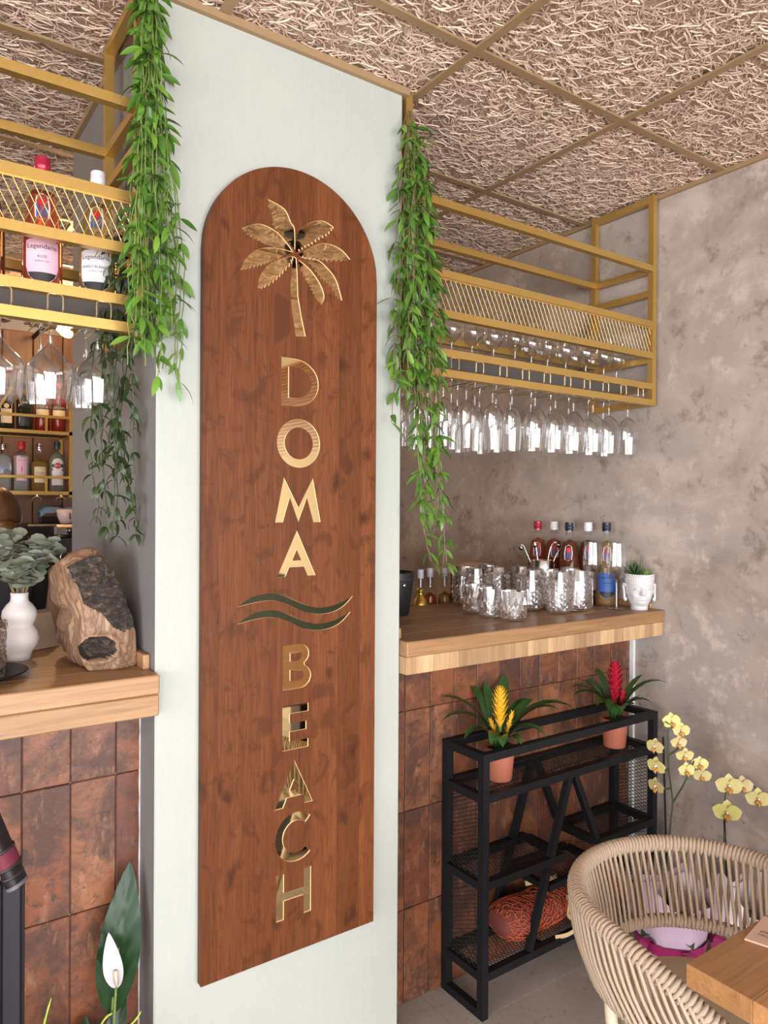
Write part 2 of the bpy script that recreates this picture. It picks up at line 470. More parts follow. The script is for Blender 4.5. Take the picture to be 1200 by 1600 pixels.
def wrap_patch(mb, loop, rad, zc, ang=-PI/2, mi=0, nx=8):
    """a flat print (outline in metres) laid around a cylinder"""
    bm = bmesh.new(); vs = [bm.verts.new((u, v, 0)) for u, v in loop]
    bm.faces.new(vs)
    us = [u for u, v in loop]; a, b = min(us), max(us)
    for i in range(1, nx):
        u = a+(b-a)*i/nx
        bmesh.ops.bisect_plane(bm, geom=bm.verts[:]+bm.edges[:]+bm.faces[:], plane_co=(u, 0, 0), plane_no=(1, 0, 0))
    bm.verts.index_update()
    mb.add([(rad*math.cos(ang+v.co.x/rad), rad*math.sin(ang+v.co.x/rad), zc+v.co.y) for v in bm.verts], [[v.index for v in f.verts] for f in bm.faces], mi)
    bm.free(); return mb
def struct(mb, name, mats, label, parent=None, **kw):
    o = mb.build(name, mats, parent, **kw)
    if parent is None: tag(o, label, name.split('_')[0], kind='structure')
    return o
# ================================================================ the setting
# floor of large cement tiles
fl = struct(MB().box(XL, XW+.1, YB, YK, -.06, -.004), 'floor', 'joint', 'grey brown cement floor')
tm = MB().bbox(-.4493, .4493, -.4493, .4493, -.004, 0, .0006).mesh('floor_tile', 'floor_cement')
for i in range(-5, 3):
    for j in range(-5, 3):
        x = .62+.9*i; y = -.52+.9*j
        if x-.448 < XW and x > XL-.3:
            if x+.448 > XW: MB().bbox(x-.4493, XW, y-.4493, y+.4493, -.004, 0, .0006).build('floor_tile', 'floor_cement', fl)
            else: inst('floor_tile', tm, fl, Matrix.Translation((x, y, 0)))
# ceiling of wood wool panels in a bronze grid
ce = struct(MB().box(XL, XW+.1, YB, YK+.1, ZC+.03, ZC+.12), 'ceiling', 'wood_wool_back', 'wood wool panel ceiling')
GX, GY = .583, .597
def wool_panel(seed):
    rnd = random.Random(seed); b = MB()
    w, h = GX-.006, GY-.006
    b.box(-w/2, w/2, -h/2, h/2, .012, .028, 1)
    vs = []; fs = []
    for k in range(3400):
        cx = rnd.uniform(-w/2, w/2); cyy = rnd.uniform(-h/2, h/2); a = rnd.gauss(0, .55) if rnd.random() < .6 else rnd.uniform(0, PI)
        L = rnd.uniform(.02, .065); n = 4; cur = rnd.uniform(-1.1, 1.1); wd = rnd.uniform(.0008, .0016); z = rnd.uniform(.001, .011)
        tl = rnd.uniform(-.9, .9); dz = rnd.uniform(-.003, .003)
        x, y = cx-L/2*math.cos(a), cyy-L/2*math.sin(a); aa = a-cur/2; o = len(vs)
        for i in range(n+1):
            nx, ny = -math.sin(aa), math.cos(aa)
            zz = z+dz*math.sin(PI*i/n)
            for sgn in (-1, 1):
                vs.append((max(-w/2, min(w/2, x+nx*wd*sgn)), max(-h/2, min(h/2, y+ny*wd*sgn)), zz+sgn*wd*tl))
            x += L/n*math.cos(aa); y += L/n*math.sin(aa); aa += cur/n
        for i in range(n): fs.append((o+2*i, o+2*i+1, o+2*i+3, o+2*i+2))
    b.add(vs, fs, 0)
    return b.mesh('ceiling_panel', ['wood_wool', 'wood_wool_back'])
wp = [wool_panel(1), wool_panel(2), wool_panel(3)]
gx0, gy0 = .048, -.251
cols = [gx0+GX*(i+.5) for i in range(-8, 2)]; rows = [gy0+GY*(j+.5) for j in range(-8, 6)]
for i, x in enumerate(cols):
    for j, y in enumerate(rows):
        if -.686 < x-GX/2 and x+GX/2 < 0 and 0 < y-GY/2 and y+GY/2 < .86: continue
        rot = PI if (i*3+j) % 2 else 0
        inst('ceiling_panel', wp[(i*2+j) % 3], ce, Matrix.Translation((x, y, ZC)) @ Matrix.Rotation(rot, 4, 'Z'))
for i in range(-8, 3):
    x = gx0+GX*i
    MB().box(x-.0115, x+.0115, YB, YK, ZC-.0035, ZC+.004).build('ceiling_bar', 'bronze_trim', ce)
for j in range(-7, 7):
    y = gy0+GY*j
    if y > YK: continue
    segs = [(XL, XW)] if not 0 < y < .86 else [(XL, -.686), (0, XW)]
    for a, b in segs: MB().box(a, b, y-.0115, y+.0115, ZC-.003, ZC+.004).build('ceiling_bar', 'bronze_trim', ce)
# walls
struct(MB().box(XW, XW+.12, -1.25, YK, 0, ZC+.03), 'wall_right', 'concrete', 'grey brown concrete wall')
struct(MB().box(XL, XW+.12, YK, YK+.1, 0, ZC+.03), 'wall_back', 'grey_paint', 'grey wall behind the bar')
pl = MB().bbox(-.686, 0, 0, .861, 0, ZC+.02, .004)
for k, f in enumerate(pl.f):
    pts = [Vector(pl.v[i]) for i in f]
    nrm = (pts[1]-pts[0]).cross(pts[2]-pts[0]).normalized()
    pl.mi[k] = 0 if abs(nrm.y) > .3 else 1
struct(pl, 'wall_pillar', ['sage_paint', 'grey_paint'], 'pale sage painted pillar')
t = struct(MB().box(-.700, .014, -.014, 0, ZC-.018, ZC+.002).box(0, .014, 0, .3, ZC-.018, ZC+.002).box(-.7, -.686, 0, .86, ZC-.018, ZC+.002), 'trim_1', 'bronze_trim', 'bronze ceiling trim on the pillar')
struct(MB().box(XW-.014, XW, YB, YK, ZC-.014, ZC+.002), 'trim_2', 'bronze_trim', 'bronze ceiling trim along the concrete wall')
struct(MB().bbox(-.692, .008, -.012, 0, 0, .048, .003), 'baseboard_pillar', 'white_plaster', 'pale baseboard of the pillar')
# tiled bar fronts
def tiled(name, x0, x1, xs, zs, lab):
    w = struct(MB().box(x0, x1, .118, .20, 0, 1.03), name, 'grout', lab)
    for a, b in zip(xs[:-1], xs[1:]):
        for c, d in zip(zs[:-1], zs[1:]):
            aa, bb, cc, dd = max(a, x0), min(b, x1), max(c, 0), min(d, 1.03)
            if bb-aa < .004 or dd-cc < .004: continue
            o = MB().bbox(aa+.0012, bb-.0012, .1115+random.uniform(-.0008, .0008), .122, cc+.0012, dd-.0012, .0016).build('tile', 'rust_tile', w)
    return w
tiled('wall_bar_right', .0, XW, [.006+.0965*k for k in range(-1, 14)], [-.014, .285, .581, .885, 1.19], 'rust copper tiled bar front beside the rack')
tiled('wall_bar_left', -2.1, -.686, [-.742+.1*k for k in range(-14, 3)], [-.036, .266, .566, .867, 1.17], 'rust copper tiled bar front behind the lily')
cb = MB(); rr = random.Random(5)
pts = [(-.6868, .112, .02*k) for k in range(0, 52)]
cb.tube([(p[0]+rr.uniform(-.0005, .0005), p[1]+rr.uniform(-.001, .001), p[2]) for p in pts], [rr.uniform(.0012, .003) for p in pts], 5)
struct(cb, 'trim_3', 'white_plaster', 'ragged white sealant line beside the tiles')
struct(MB().box(XW-.012, XW, .095, .112, 0, 1.03), 'trim_4', 'white_frame', 'pale edge strip at the end of the tiles')
plain('sand_plaster', (.34, .285, .22), .8)
# window walls behind the camera: parapet, glazed band with bamboo blinds above, posts
def window_wall(name, axis, at, a0, a1, w0, w1, nmul, lab, WZ0=WZ0, WZ1=WZ1, sg=1, nb=14):
    def bx(mb, u0, u1, d0, d1, z0, z1):
        if sg < 0: d0, d1 = -d1, -d0
        return mb.box(u0, u1, at+d0, at+d1, z0, z1) if axis == 'X' else mb.box(at+d0, at+d1, u0, u1, z0, z1)
    b = MB(); bx(b, a0, w0, -.1, 0, 0, ZC); bx(b, w1, a1, -.1, 0, 0, ZC); bx(b, w0, w1, -.1, 0, WZ1, ZC)
    w = struct(b, name, 'concrete', lab)
    bx(MB(), w0, w1, -.1, 0, 0, WZ0).build('parapet', 'dark_panel', w)
    for k in range(nmul+1):
        u = w0+(w1-w0)*k/nmul
        bx(MB(), u-.03, u+.03, -.09, -.01, WZ0, WZ1).build('mullion', 'dark_panel', w)
    bl = MB()
    for k in range(nb): bx(bl, w0+.05, w1-.05, .01, .02, WZ1-.04+.024*k, WZ1-.04+.024*k+.016)
    bl.build('bamboo_blind', 'bamboo', w)
window_wall('wall_window', 'X', YB, XL, XW+.1, -4.2, 1.0, 4, 'wall of windows with bamboo blinds')
ws = struct(MB().box(XW, XW+.12, YB, -1.25, 0, ZC+.03), 'wall_side', 'sand_plaster', 'sand coloured wall with dark wainscot and bamboo cladding')
MB().box(XW-.02, XW, YB, -1.25, .42, 1.02).build('wainscot', 'dark_panel', ws)
for k in range(26): MB().box(XW-.02, XW-.008, YB, -1.25, 1.88+.024*k, 1.88+.024*k+.017).build('bamboo_slat', 'bamboo', ws)
window_wall('wall_left', 'Y', XL, YB, YK, -4.0, -.8, 3, 'far left wall of windows', .5, 2.2)

# brown panelling on the wall behind the bar
for k in range(12):
    a = -1.9+.16*k
    tag(MB().bbox(a+.002, a+.158, YK-.03, YK-.001, 1.0, 2.5, .004).build('wall_plank', 'panel_brown', bpy.data.objects['wall_back']))

# ================================================================ counters
def counter(name, label, x0, x1, zt, stave):
    t = thing(name, label, 'counter', ((x0+x1)/2, .25, zt-.09))
    ox, oy, oz = t.location
    P = lambda mb: mb.xf(Matrix.Translation((-ox, -oy, -oz)))
    # worktop of long glued boards
    ys = [-.034, .08, .2, .32, .44, .56]
    for i in range(5):
        P(MB().bbox(x0, x1, ys[i]+.0002, ys[i+1]-.0002, zt-.043, zt, .0015 if i else .0025)).build('worktop_board', 'oak_x', t)
    if stave:
        rr = random.Random(3); x = x0
        while x < x1-.005:
            w = min(rr.choice([.03, .036, .045, .052, .06, .07]), x1-x)
            P(MB().bbox(x+.0003, x+w-.0003, -.031, .02, zt-.092, zt-.0435, .001)).build('edge_stave', 'oak_z', t); x += w
    else:
        for z0, z1, a in ((zt-.092, zt-.0445, .0),):
            P(MB().bbox(x0, x1, -.031, .02, z0, z1, .0025)).build('apron', 'oak_x', t)
    return t
CL, CR = 1.122, 1.125
c1 = counter('bar_counter', 'oak bar counter holding the weathered log and white vase', -2.1, -.6865, CL, False)
c2 = counter('bar_counter', 'oak bar counter with upright block edge holding the crystal glasses', 0.0005, XW, CR, True)
ox, oy, oz = c1.location
struct(MB().bbox(-.703, -.687, .035, .50, CL, CL+.034, .002), 'trim_5', 'oak_y', 'low oak upstand beside the log')
ox, oy, oz = c2.location
struct(MB().bbox(.001, .020, .02, .40, CR, CR+.030, .002), 'trim_6', 'oak_y', 'low oak upstand beside the pillar')
struct(MB().bbox(1.176, 1.189, .02, .55, CR, CR+.022, .002), 'trim_7', 'oak_y', 'low oak upstand along the concrete wall')

# ================================================================ sign
SY0, SY1 = -.003, -.024          # back and front of the board
SX0, SX1, SZ0, SZS = -.585, -.101, .380, 2.097
sg = thing('wall_sign', 'tall arched brown wooden sign with gold palm and lettering on the pillar', 'sign', (-.343, -.004, .38))
SL = Matrix.Translation((.343, .004, -.38))
def sfn(u, v, d): return (u, d, v)
scx, srad = (SX0+SX1)/2, (SX1-SX0)/2
def arch(x): return SZS+math.sqrt(max(0, srad*srad-(x-scx)**2))
LY0, LY1 = SY1+.0022, SY1+.0046      # gold inlay lies in a recess of the board
CUT = MB()
def sign_part(name, loops, label, parent=sg):
    o = MB().prism(loops, LY0, LY1, sfn).xf(SL).build(name, 'gold_mirror', parent)
    CUT.prism(loops, SY1-.004, SY1+.0028, sfn)
    if label: o['label'] = label
    return o
def arc(cx, cz, rx, rz, a0, a1, n=24): return [(cx+rx*math.cos(R(a0+(a1-a0)*i/n)), cz+rz*math.sin(R(a0+(a1-a0)*i/n))) for i in range(n+1)]
def letterD(x0, x1, z0, z1, s):
    h = z1-z0; rz = h/2; rx = (x1-x0)*.66; cx = x1-rx
    out = [(x0, z0), (cx, z0)]+arc(cx, z0+rz, rx, rz, -90, 90)[1:]+[(x0, z1)]
    inn = [(x0+s, z0+s), (cx, z0+s)]+arc(cx, z0+rz, rx-s, rz-s, -90, 90)[1:]+[(x0+s, z1-s)]
    return [out, inn]
def letterO(x0, x1, z0, z1, s):
    cx, cz = (x0+x1)/2, (z0+z1)/2
    return [arc(cx, cz, (x1-x0)/2, (z1-z0)/2, 0, 360, 48)[:-1], arc(cx, cz, (x1-x0)/2-s, (z1-z0)/2-s, 0, 360, 48)[:-1]]
def letterC(x0, x1, z0, z1, s):
    cz = (z0+z1)/2; rz = (z1-z0)/2; rx = (x1-x0)*.56; cx = x0+rx
    return [arc(cx, cz, rx, rz, 48, 312, 40)+arc(cx, cz, rx-s, rz-s, 312, 48, 40)]
def letterM(x0, x1, z0, z1, s):
    w = x1-x0; i = w*.19; m_ = (x0+x1)/2
    return [[(x0, z0), (x0+s, z0), (x0+i+s*.75, z0+(z1-z0)*.56), (m_, z0+.001), (x1-i-s*.75, z0+(z1-z0)*.56), (x1-s, z0), (x1, z0), (x1-i+.001, z1), (m_, z0+(z1-z0)*.33), (x0+i-.001, z1)]]
def letterA(x0, x1, z0, z1, s):
    m_ = (x0+x1)/2; h = z1-z0; w = (x1-x0)/2
    def lx(z, o): return w*(1-(z-z0)/h)-o
    so = s*1.08; a, b = z0+h*.20, z0+h*.345
    top = z0+h*(1-so/w)
    return [[(x0, z0), (x0+so, z0), (m_-lx(a, so), a), (m_+lx(a, so), a), (x1-so, z0), (x1, z0), (m_, z1)],
            [(m_-lx(b, so), b), (m_+lx(b, so), b), (m_, top)]]
def letterB(x0, x1, z0, z1, s):
    h = z1-z0; zm = z0+h*.53
    r1 = (zm-z0)/2; r2 = (z1-zm)/2; k = s*.5
    out = [(x0, z0), (x1-r1*1.1, z0)]+arc(x1-r1*1.1, z0+r1, r1*1.1, r1, -90, 62, 14)[1:]+arc(x1-r2*1.1-.006, zm+r2, r2*1.1, r2, -58, 90, 14)+[(x0, z1)]
    h1 = [(x0+s, z0+s), (x1-r1*1.1, z0+s)]+arc(x1-r1*1.1, z0+r1+k*.3, r1*1.1-s, r1-s+k*.3, -90, 90, 12)[1:]+[(x0+s, zm-k)]
    h2 = [(x0+s, zm+k), (x1-r2*1.1-.006, zm+k)]+arc(x1-r2*1.1-.006, zm+r2-k*.3, r2*1.1-s, r2-s+k*.3, -90, 90, 12)[1:]+[(x0+s, z1-s)]
    return [out, h1, h2]
def letterE(x0, x1, z0, z1, s):
    m_ = (z0+z1)/2
    return [[(x0, z0), (x1, z0), (x1, z0+s), (x0+s, z0+s), (x0+s, m_-s/2), (x1-.006, m_-s/2), (x1-.006, m_+s/2), (x0+s, m_+s/2), (x0+s, z1-s), (x1, z1-s), (x1, z1), (x0, z1)]]
def letterH(x0, x1, z0, z1, s):
    m_ = (z0+z1)/2
    return [[(x0, z0), (x0+s, z0), (x0+s, m_-s/2), (x1-s, m_-s/2), (x1-s, z0), (x1, z0), (x1, z1), (x1-s, z1), (x1-s, m_+s/2), (x0+s, m_+s/2), (x0+s, z1), (x0, z1)]]
S = .021
for ch, fn, a in (('D', letterD, (-.385, -.279, 1.7485, 1.868)), ('O', letterO, (-.396, -.2745, 1.596, 1.718)), ('M', letterM, (-.400, -.2714, 1.459, 1.571)),
                  ('A', letterA, (-.394, -.2856, 1.324, 1.4385)), ('B', letterB, (-.377, -.297, 1.0415, 1.153)), ('E', letterE, (-.3775, -.304, .890, 1.0015)),
                  ('A', letterA, (-.397, -.290, .748, .863)), ('C', letterC, (-.3954, -.290, .607, .7305)), ('H', letterH, (-.392, -.294, .469, .583))):
    sign_part('letter', fn(*a, S), 'mirrored gold letter ' + ch)
W1U = [(-.4999, 1.2572), (-.4623, 1.2784), (-.4146, 1.2853), (-.3754, 1.2772), (-.334, 1.2586), (-.2937, 1.2436), (-.2585, 1.2401), (-.2189, 1.246), (-.1932, 1.2552), (-.1709, 1.2642)]
W1L = [(-.1709, 1.2642), (-.1968, 1.2413), (-.226, 1.2278), (-.2655, 1.2231), (-.3075, 1.23), (-.3339, 1.2405), (-.3653, 1.2563), (-.3983, 1.266), (-.4306, 1.2673), (-.4653, 1.2633), (-.4999, 1.2572)]
def sm2(pts, k=4): return [(p.x, p.y) for p in smoothpts([(a, b, 0) for a, b in pts], k)]
w1 = sm2(W1U)[:-1]+sm2(W1L)[:-1]
sign_part('wave', [w1], 'mirrored wave stripe')
sign_part('wave', [[(a+.001-.008*(a+.5)/.33, b-.041) for a, b in w1]], 'mirrored wave stripe')
palm_trunk = [(-.3524, 2.1223), (-.3579, 2.0873), (-.3615, 2.0443), (-.3579, 1.9941), (-.3455, 1.9238), (-.3175, 1.9277), (-.3299, 1.9773), (-.3394, 2.0269), (-.3416, 2.0819), (-.3447, 2.1196)]
pe = sign_part('palm_emblem', [palm_trunk], 'gold palm tree emblem')
FR = [([(-.424, 2.2475), (-.3791, 2.2346), (-.36, 2.2054), (-.3499, 2.1907), (-.3487, 2.14)], [(-.416, 2.2133), (-.4044, 2.1827), (-.3857, 2.168), (-.3716, 2.1606)]),
      ([(-.4926, 2.1608), (-.4454, 2.1825), (-.3997, 2.1733), (-.3716, 2.1521), (-.3544, 2.1346)], [(-.4742, 2.1507), (-.4519, 2.1432), (-.427, 2.137), (-.3948, 2.1346)]),
      ([(-.4943, 2.0612), (-.4805, 2.0923), (-.4451, 2.1221), (-.3995, 2.1337), (-.3525, 2.1329)], [(-.4693, 2.0733), (-.4448, 2.0838), (-.4223, 2.0957), (-.397, 2.1099)]),
      ([(-.4499, 2.0252), (-.4447, 2.0542), (-.4222, 2.0874), (-.39, 2.1084), (-.3543, 2.1227)], [(-.4301, 2.0341), (-.4037, 2.0556), (-.3829, 2.0783), (-.3618, 2.1035)]),
      ([(-.2383, 2.2222), (-.2698, 2.2303), (-.3045, 2.218), (-.3336, 2.1943), (-.3455, 2.1662), (-.3467, 2.134)], [(-.2545, 2.2011), (-.2796, 2.1839), (-.3042, 2.1643), (-.3285, 2.1485)]),
      ([(-.1859, 2.1479), (-.2132, 2.1681), (-.2544, 2.1749), (-.2943, 2.1621), (-.3405, 2.129)], [(-.2183, 2.1397), (-.2541, 2.1325), (-.2842, 2.1309), (-.3138, 2.1284)]),
      ([(-.2098, 2.0367), (-.2282, 2.0857), (-.254, 2.1116), (-.2842, 2.1274), (-.3332, 2.1249)], [(-.228, 2.0482), (-.2512, 2.0727), (-.2714, 2.083), (-.2915, 2.1), (-.3138, 2.1194)]),
      ([(-.2725, 2.0145), (-.2636, 2.0356), (-.2738, 2.0643), (-.3038, 2.0977), (-.338, 2.1167)], [(-.2911, 2.0331), (-.3036, 2.0546), (-.3184, 2.0734), (-.334, 2.0983)])]
for up, lo in FR:
    a = sm2(up, 5); tip, root = a[0], a[-1]
    b = sm2([root]+lo[::-1]+[tip], 5)[1:-1]
    # saw teeth along the lower edge, pointing to the tip
    saw = []
    for i, p in enumerate(b):
        q = b[min(i+1, len(b)-1)]; c = a[int((1-i/len(b))*(len(a)-1))]
        d = Vector((p[0]-c[0], p[1]-c[1])); d = d.normalized() if d.length > 1e-5 else Vector((0, -1))
        if i % 2: saw.append((p[0]+d.x*.0045+(q[0]-p[0])*.8, p[1]+d.y*.0045+(q[1]-p[1])*.8))
        else: saw.append((p[0]-d.x*.002, p[1]-d.y*.002))
    sign_part('frond', [a+saw], None, pe)

staves = []
edges = [SX0, -.545, -.482, -.405, -.362, -.295, -.218, -.150, SX1]
for a, b in zip(edges[:-1], edges[1:]):
    n = 14
    top = [(b-(b-a)*i/n, arch(b-(b-a)*i/n)) for i in range(n+1)]
    lp = [(a+.0001, SZ0), (b-.0001, SZ0)]+top
    mb = MB().prism([lp], SY1, SY0, sfn).xf(SL)
    staves.append(mb.build('board', 'stained_pine', sg))
cutter = CUT.xf(SL).build('cutter', 'cut_edge')
cutter.location = (-.343, -.004, .38)
bpy.context.view_layer.update()
for o in staves:
    md = o.modifiers.new('recess', 'BOOLEAN'); md.operation = 'DIFFERENCE'; md.object = cutter; md.solver = 'EXACT'; md.use_self = True; md.material_mode = 'TRANSFER'
dg = bpy.context.evaluated_depsgraph_get()
for o in staves:
    me = bpy.data.meshes.new_from_object(o.evaluated_get(dg)); o.modifiers.clear(); o.data = me
bpy.data.objects.remove(cutter)

# ================================================================ hanging gold shelf frames
BZ = .022
def expanded(mb, u0, u1, v0, v1, du, dv, r, fn):
    """diamond mesh between u0..u1 and v0..v1; fn(u,v)->point"""
    H = v1-v0
    step = du; run = du*H/dv
    u = u0-run
    while u < u1+run:
        for s in (1, -1):
            a, b = (u, u+run) if s == 1 else (u+run, u)
            t0, t1 = 0., 1.
            lo, hi = u0, u1
            if b != a:
                ta, tb = (lo-a)/(b-a), (hi-a)/(b-a)
                t0 = max(0, min(ta, tb)); t1 = min(1, max(ta, tb))
            if t1-t0 > .02:
                p = fn(a+(b-a)*t0, v0+H*t0); q = fn(a+(b-a)*t1, v0+H*t1)
                mb.tube([p, q], r, 4, caps=False)
        u += step
    return mb
def shelf_frame(label, x0, x1, hooks, mid=None):
    t = thing('hanging_shelf', label, 'shelf', ((x0+x1)/2, .14, 1.88))
    ox, oy, oz = t.location; T = Matrix.Translation((-ox, -oy, -oz))
    def bar(n, a, b, w=BZ, h=None): return MB().bar(a, b, w, h).xf(T).build(n, 'gold_metal', t)
    y0, y1 = .0, .275
    xa, xb = x0+BZ/2, x1-BZ/2
    for x in (xa, xb):
        for y in (y0+BZ/2, y1): bar('post', (x, y, 1.882), (x, y, ZC-.003))
        for z in (2.645, 2.388, 2.300, 2.052, 1.950, 1.892): bar('side_bar', (x, y0+BZ, z), (x, y1-BZ/2, z))
    for z in (2.388, 2.182, 2.066, 1.952, 1.8925): bar('front_rail', (x0+BZ, y0+BZ/2, z), (x1-BZ, y0+BZ/2, z))
    for z in (2.388, 2.066, 1.952): bar('rear_rail', (x0+BZ, y1, z), (x1-BZ, y1, z))
    me = MB(); expanded(me, x0+BZ, x1-BZ, 2.076, 2.172, .0195, .040, .0008, lambda u, v: (u, .010, v))
    me.xf(T).build('mesh_panel', 'gold_wire', t)
    MB().bar((x0+BZ, .010, 2.0785), (x1-BZ, .010, 2.0785), .003, .004).bar((x0+BZ, .010, 2.1695), (x1-BZ, .010, 2.1695), .003, .004).xf(T).build('mesh_border', 'gold_wire', t)
    MB().box(x0+BZ, x1-BZ, .023, y1-.012, 1.9465, 1.9525).xf(T).build('shelf_plate', 'shelf_grey', t)
    for x in hooks:
        w = .015
        h = MB()
        for s in (-1, 1):
            h.tube([(x+s*w, y1-.02, 1.907), (x+s*w, .006, 1.907), (x+s*w, .003, 1.910), (x+s*w, .003, 1.936), (x+s*(w-.003), .003, 1.941), (x, .003, 1.941)], .0017, 5)
        h.xf(T).build('glass_hook', 'bright_brass', t)
    return t
plain('shelf_grey', (.30, .285, .285), .45)
HK = [.10+.0985*k for k in range(11)]
HKL = [-.800-.098*k for k in range(11)]
shelf_frame('gold metal hanging shelf between the pillar and the concrete wall', .012, 1.172, HK)
shelf_frame('gold metal hanging shelf above the counter with the log', -1.95, -.712, HKL)

# ================================================================ stemmed glasses
def glass_proto(name, label, cat, group, prof_bowl, stem, foot_r, flip, n=22):
    """prof_bowl in metres above the foot; stem = (z0, z1, r)"""
    t = thing(name, label, cat, group=group)
    F = Matrix.Rotation(PI, 4, 'X') if flip else Matrix()
    b = MB().lathe(prof_bowl, n); b.xf(F).build('bowl', 'clear_glass', t, smooth=True)
    s = MB().tube([(0, 0, stem[0]), (0, 0, stem[0]+.012), (0, 0, (stem[0]+stem[1])/2), (0, 0, stem[1]-.01), (0, 0, stem[1])], [.006, stem[2], stem[2]*.92, stem[2], .006], 10, caps=False)
    s.xf(F).build('stem', 'clear_glass', t, smooth=True)
    f = MB().lathe([(.0005, .004), (.006, .0035), (foot_r*.6, .0016), (foot_r, .001), (foot_r, 0), (foot_r*.5, .0)], n); f.xf(F).build('foot', 'clear_glass', t, smooth=True)
    return t
def bowl(z0, pts): return [(.0008, z0)]+[(r, z0+z) for r, z in pts]
slim = bowl(.078, [(.010, .003), (.020, .012), (.027, .03), (.0295, .06), (.029, .09), (.027, .125), (.025, .150)])
wide = bowl(.072, [(.012, .005), (.026, .018), (.036, .040), (.0395, .065), (.039, .09), (.036, .125), (.0345, .14)])
gin = bowl(.062, [(.006, .002), (.012, .010), (.026, .026), (.040, .040), (.0465, .052), (.0475, .060), (.046, .085), (.043, .115), (.0415, .125)])
stand = bowl(.070, [(.008, .002), (.018, .009), (.028, .022), (.0335, .040), (.035, .060), (.034, .085), (.032, .115)])
g1 = glass_proto('wine_glass', 'slim clear wine glass hanging upside down beside the trailing vine', 'wine glass', 'slim glasses hung under the gold shelf', slim, (.003, .080, .0032), .030, True)
g2 = glass_proto('wine_glass', 'wide bowl clear wine glass hanging upside down near the concrete wall', 'wine glass', 'wide glasses hung under the gold shelf', wide, (.003, .074, .0034), .034, True)
g3 = glass_proto('cocktail_glass', 'large angular gin glass hanging upside down above the back bar bottles', 'cocktail glass', 'gin glasses hung over the log counter', gin, (.003, .064, .0038), .036, True)
g4 = glass_proto('wine_glass', 'clear wine glass standing behind the gold mesh on the shelf', 'wine glass', 'glasses standing on the gold shelf', stand, (.003, .072, .003), .029, False)
first = {}
ORD = 'first second third fourth fifth sixth seventh eighth ninth tenth eleventh twelfth'.split()
def put(g, loc, rz=0, label=None):
    if g not in first:
        first[g] = 1; g.location = loc; g.rotation_euler = (0, 0, rz); o = g
    else: o = dup(g, loc, rz)
    if label: o['label'] = label
    return o
HZ = 1.9095+.001
mids = HK
for k, x in enumerate(mids):
    g = g1 if k < 5 else g2
    for q, y in enumerate((.055, .135, .215) if k < 5 else (.06, .165)):
        row = ('front', 'middle', 'back')[q] if k < 5 else ('front', 'back')[q]
        lab = 'slim wine glass hanging at the %s of the %s hook from the pillar' % (row, ORD[k]) if k < 5 else 'wide wine glass hanging at the %s of the %s hook from the concrete wall' % (row, ORD[len(mids)-1-k])
        put(g, (x+random.uniform(-.004, .004), y+random.uniform(-.006, .006), HZ), random.uniform(0, 6), lab)
for k, x in enumerate(HKL[:5]):
    for q, y in enumerate((.06, .17)):
        put(g3, (x+random.uniform(-.001, .001), y, HZ), random.uniform(0, 6), 'large angular gin glass hanging at the %s of the %s hook from the pillar' % (('front', 'back')[q], ORD[k]))
for k, x in enumerate([.12, .205, .296, .380, .473, .561, .653, .740, .833, .927, 1.03, 1.112]):
    put(g4, (x, .13+random.uniform(-.010, .010), 1.953), random.uniform(0, 6), 'wine glass on the gold shelf, %s in the long row from the concrete wall' % ORD[11-k])
for k, x in enumerate([.52, .70, .785, .88, .97, 1.07]):
    put(g4, (x, .220+random.uniform(-.005, .005), 1.953), 0, 'wine glass behind the long shelf row, %s from the concrete wall' % ORD[5-k])

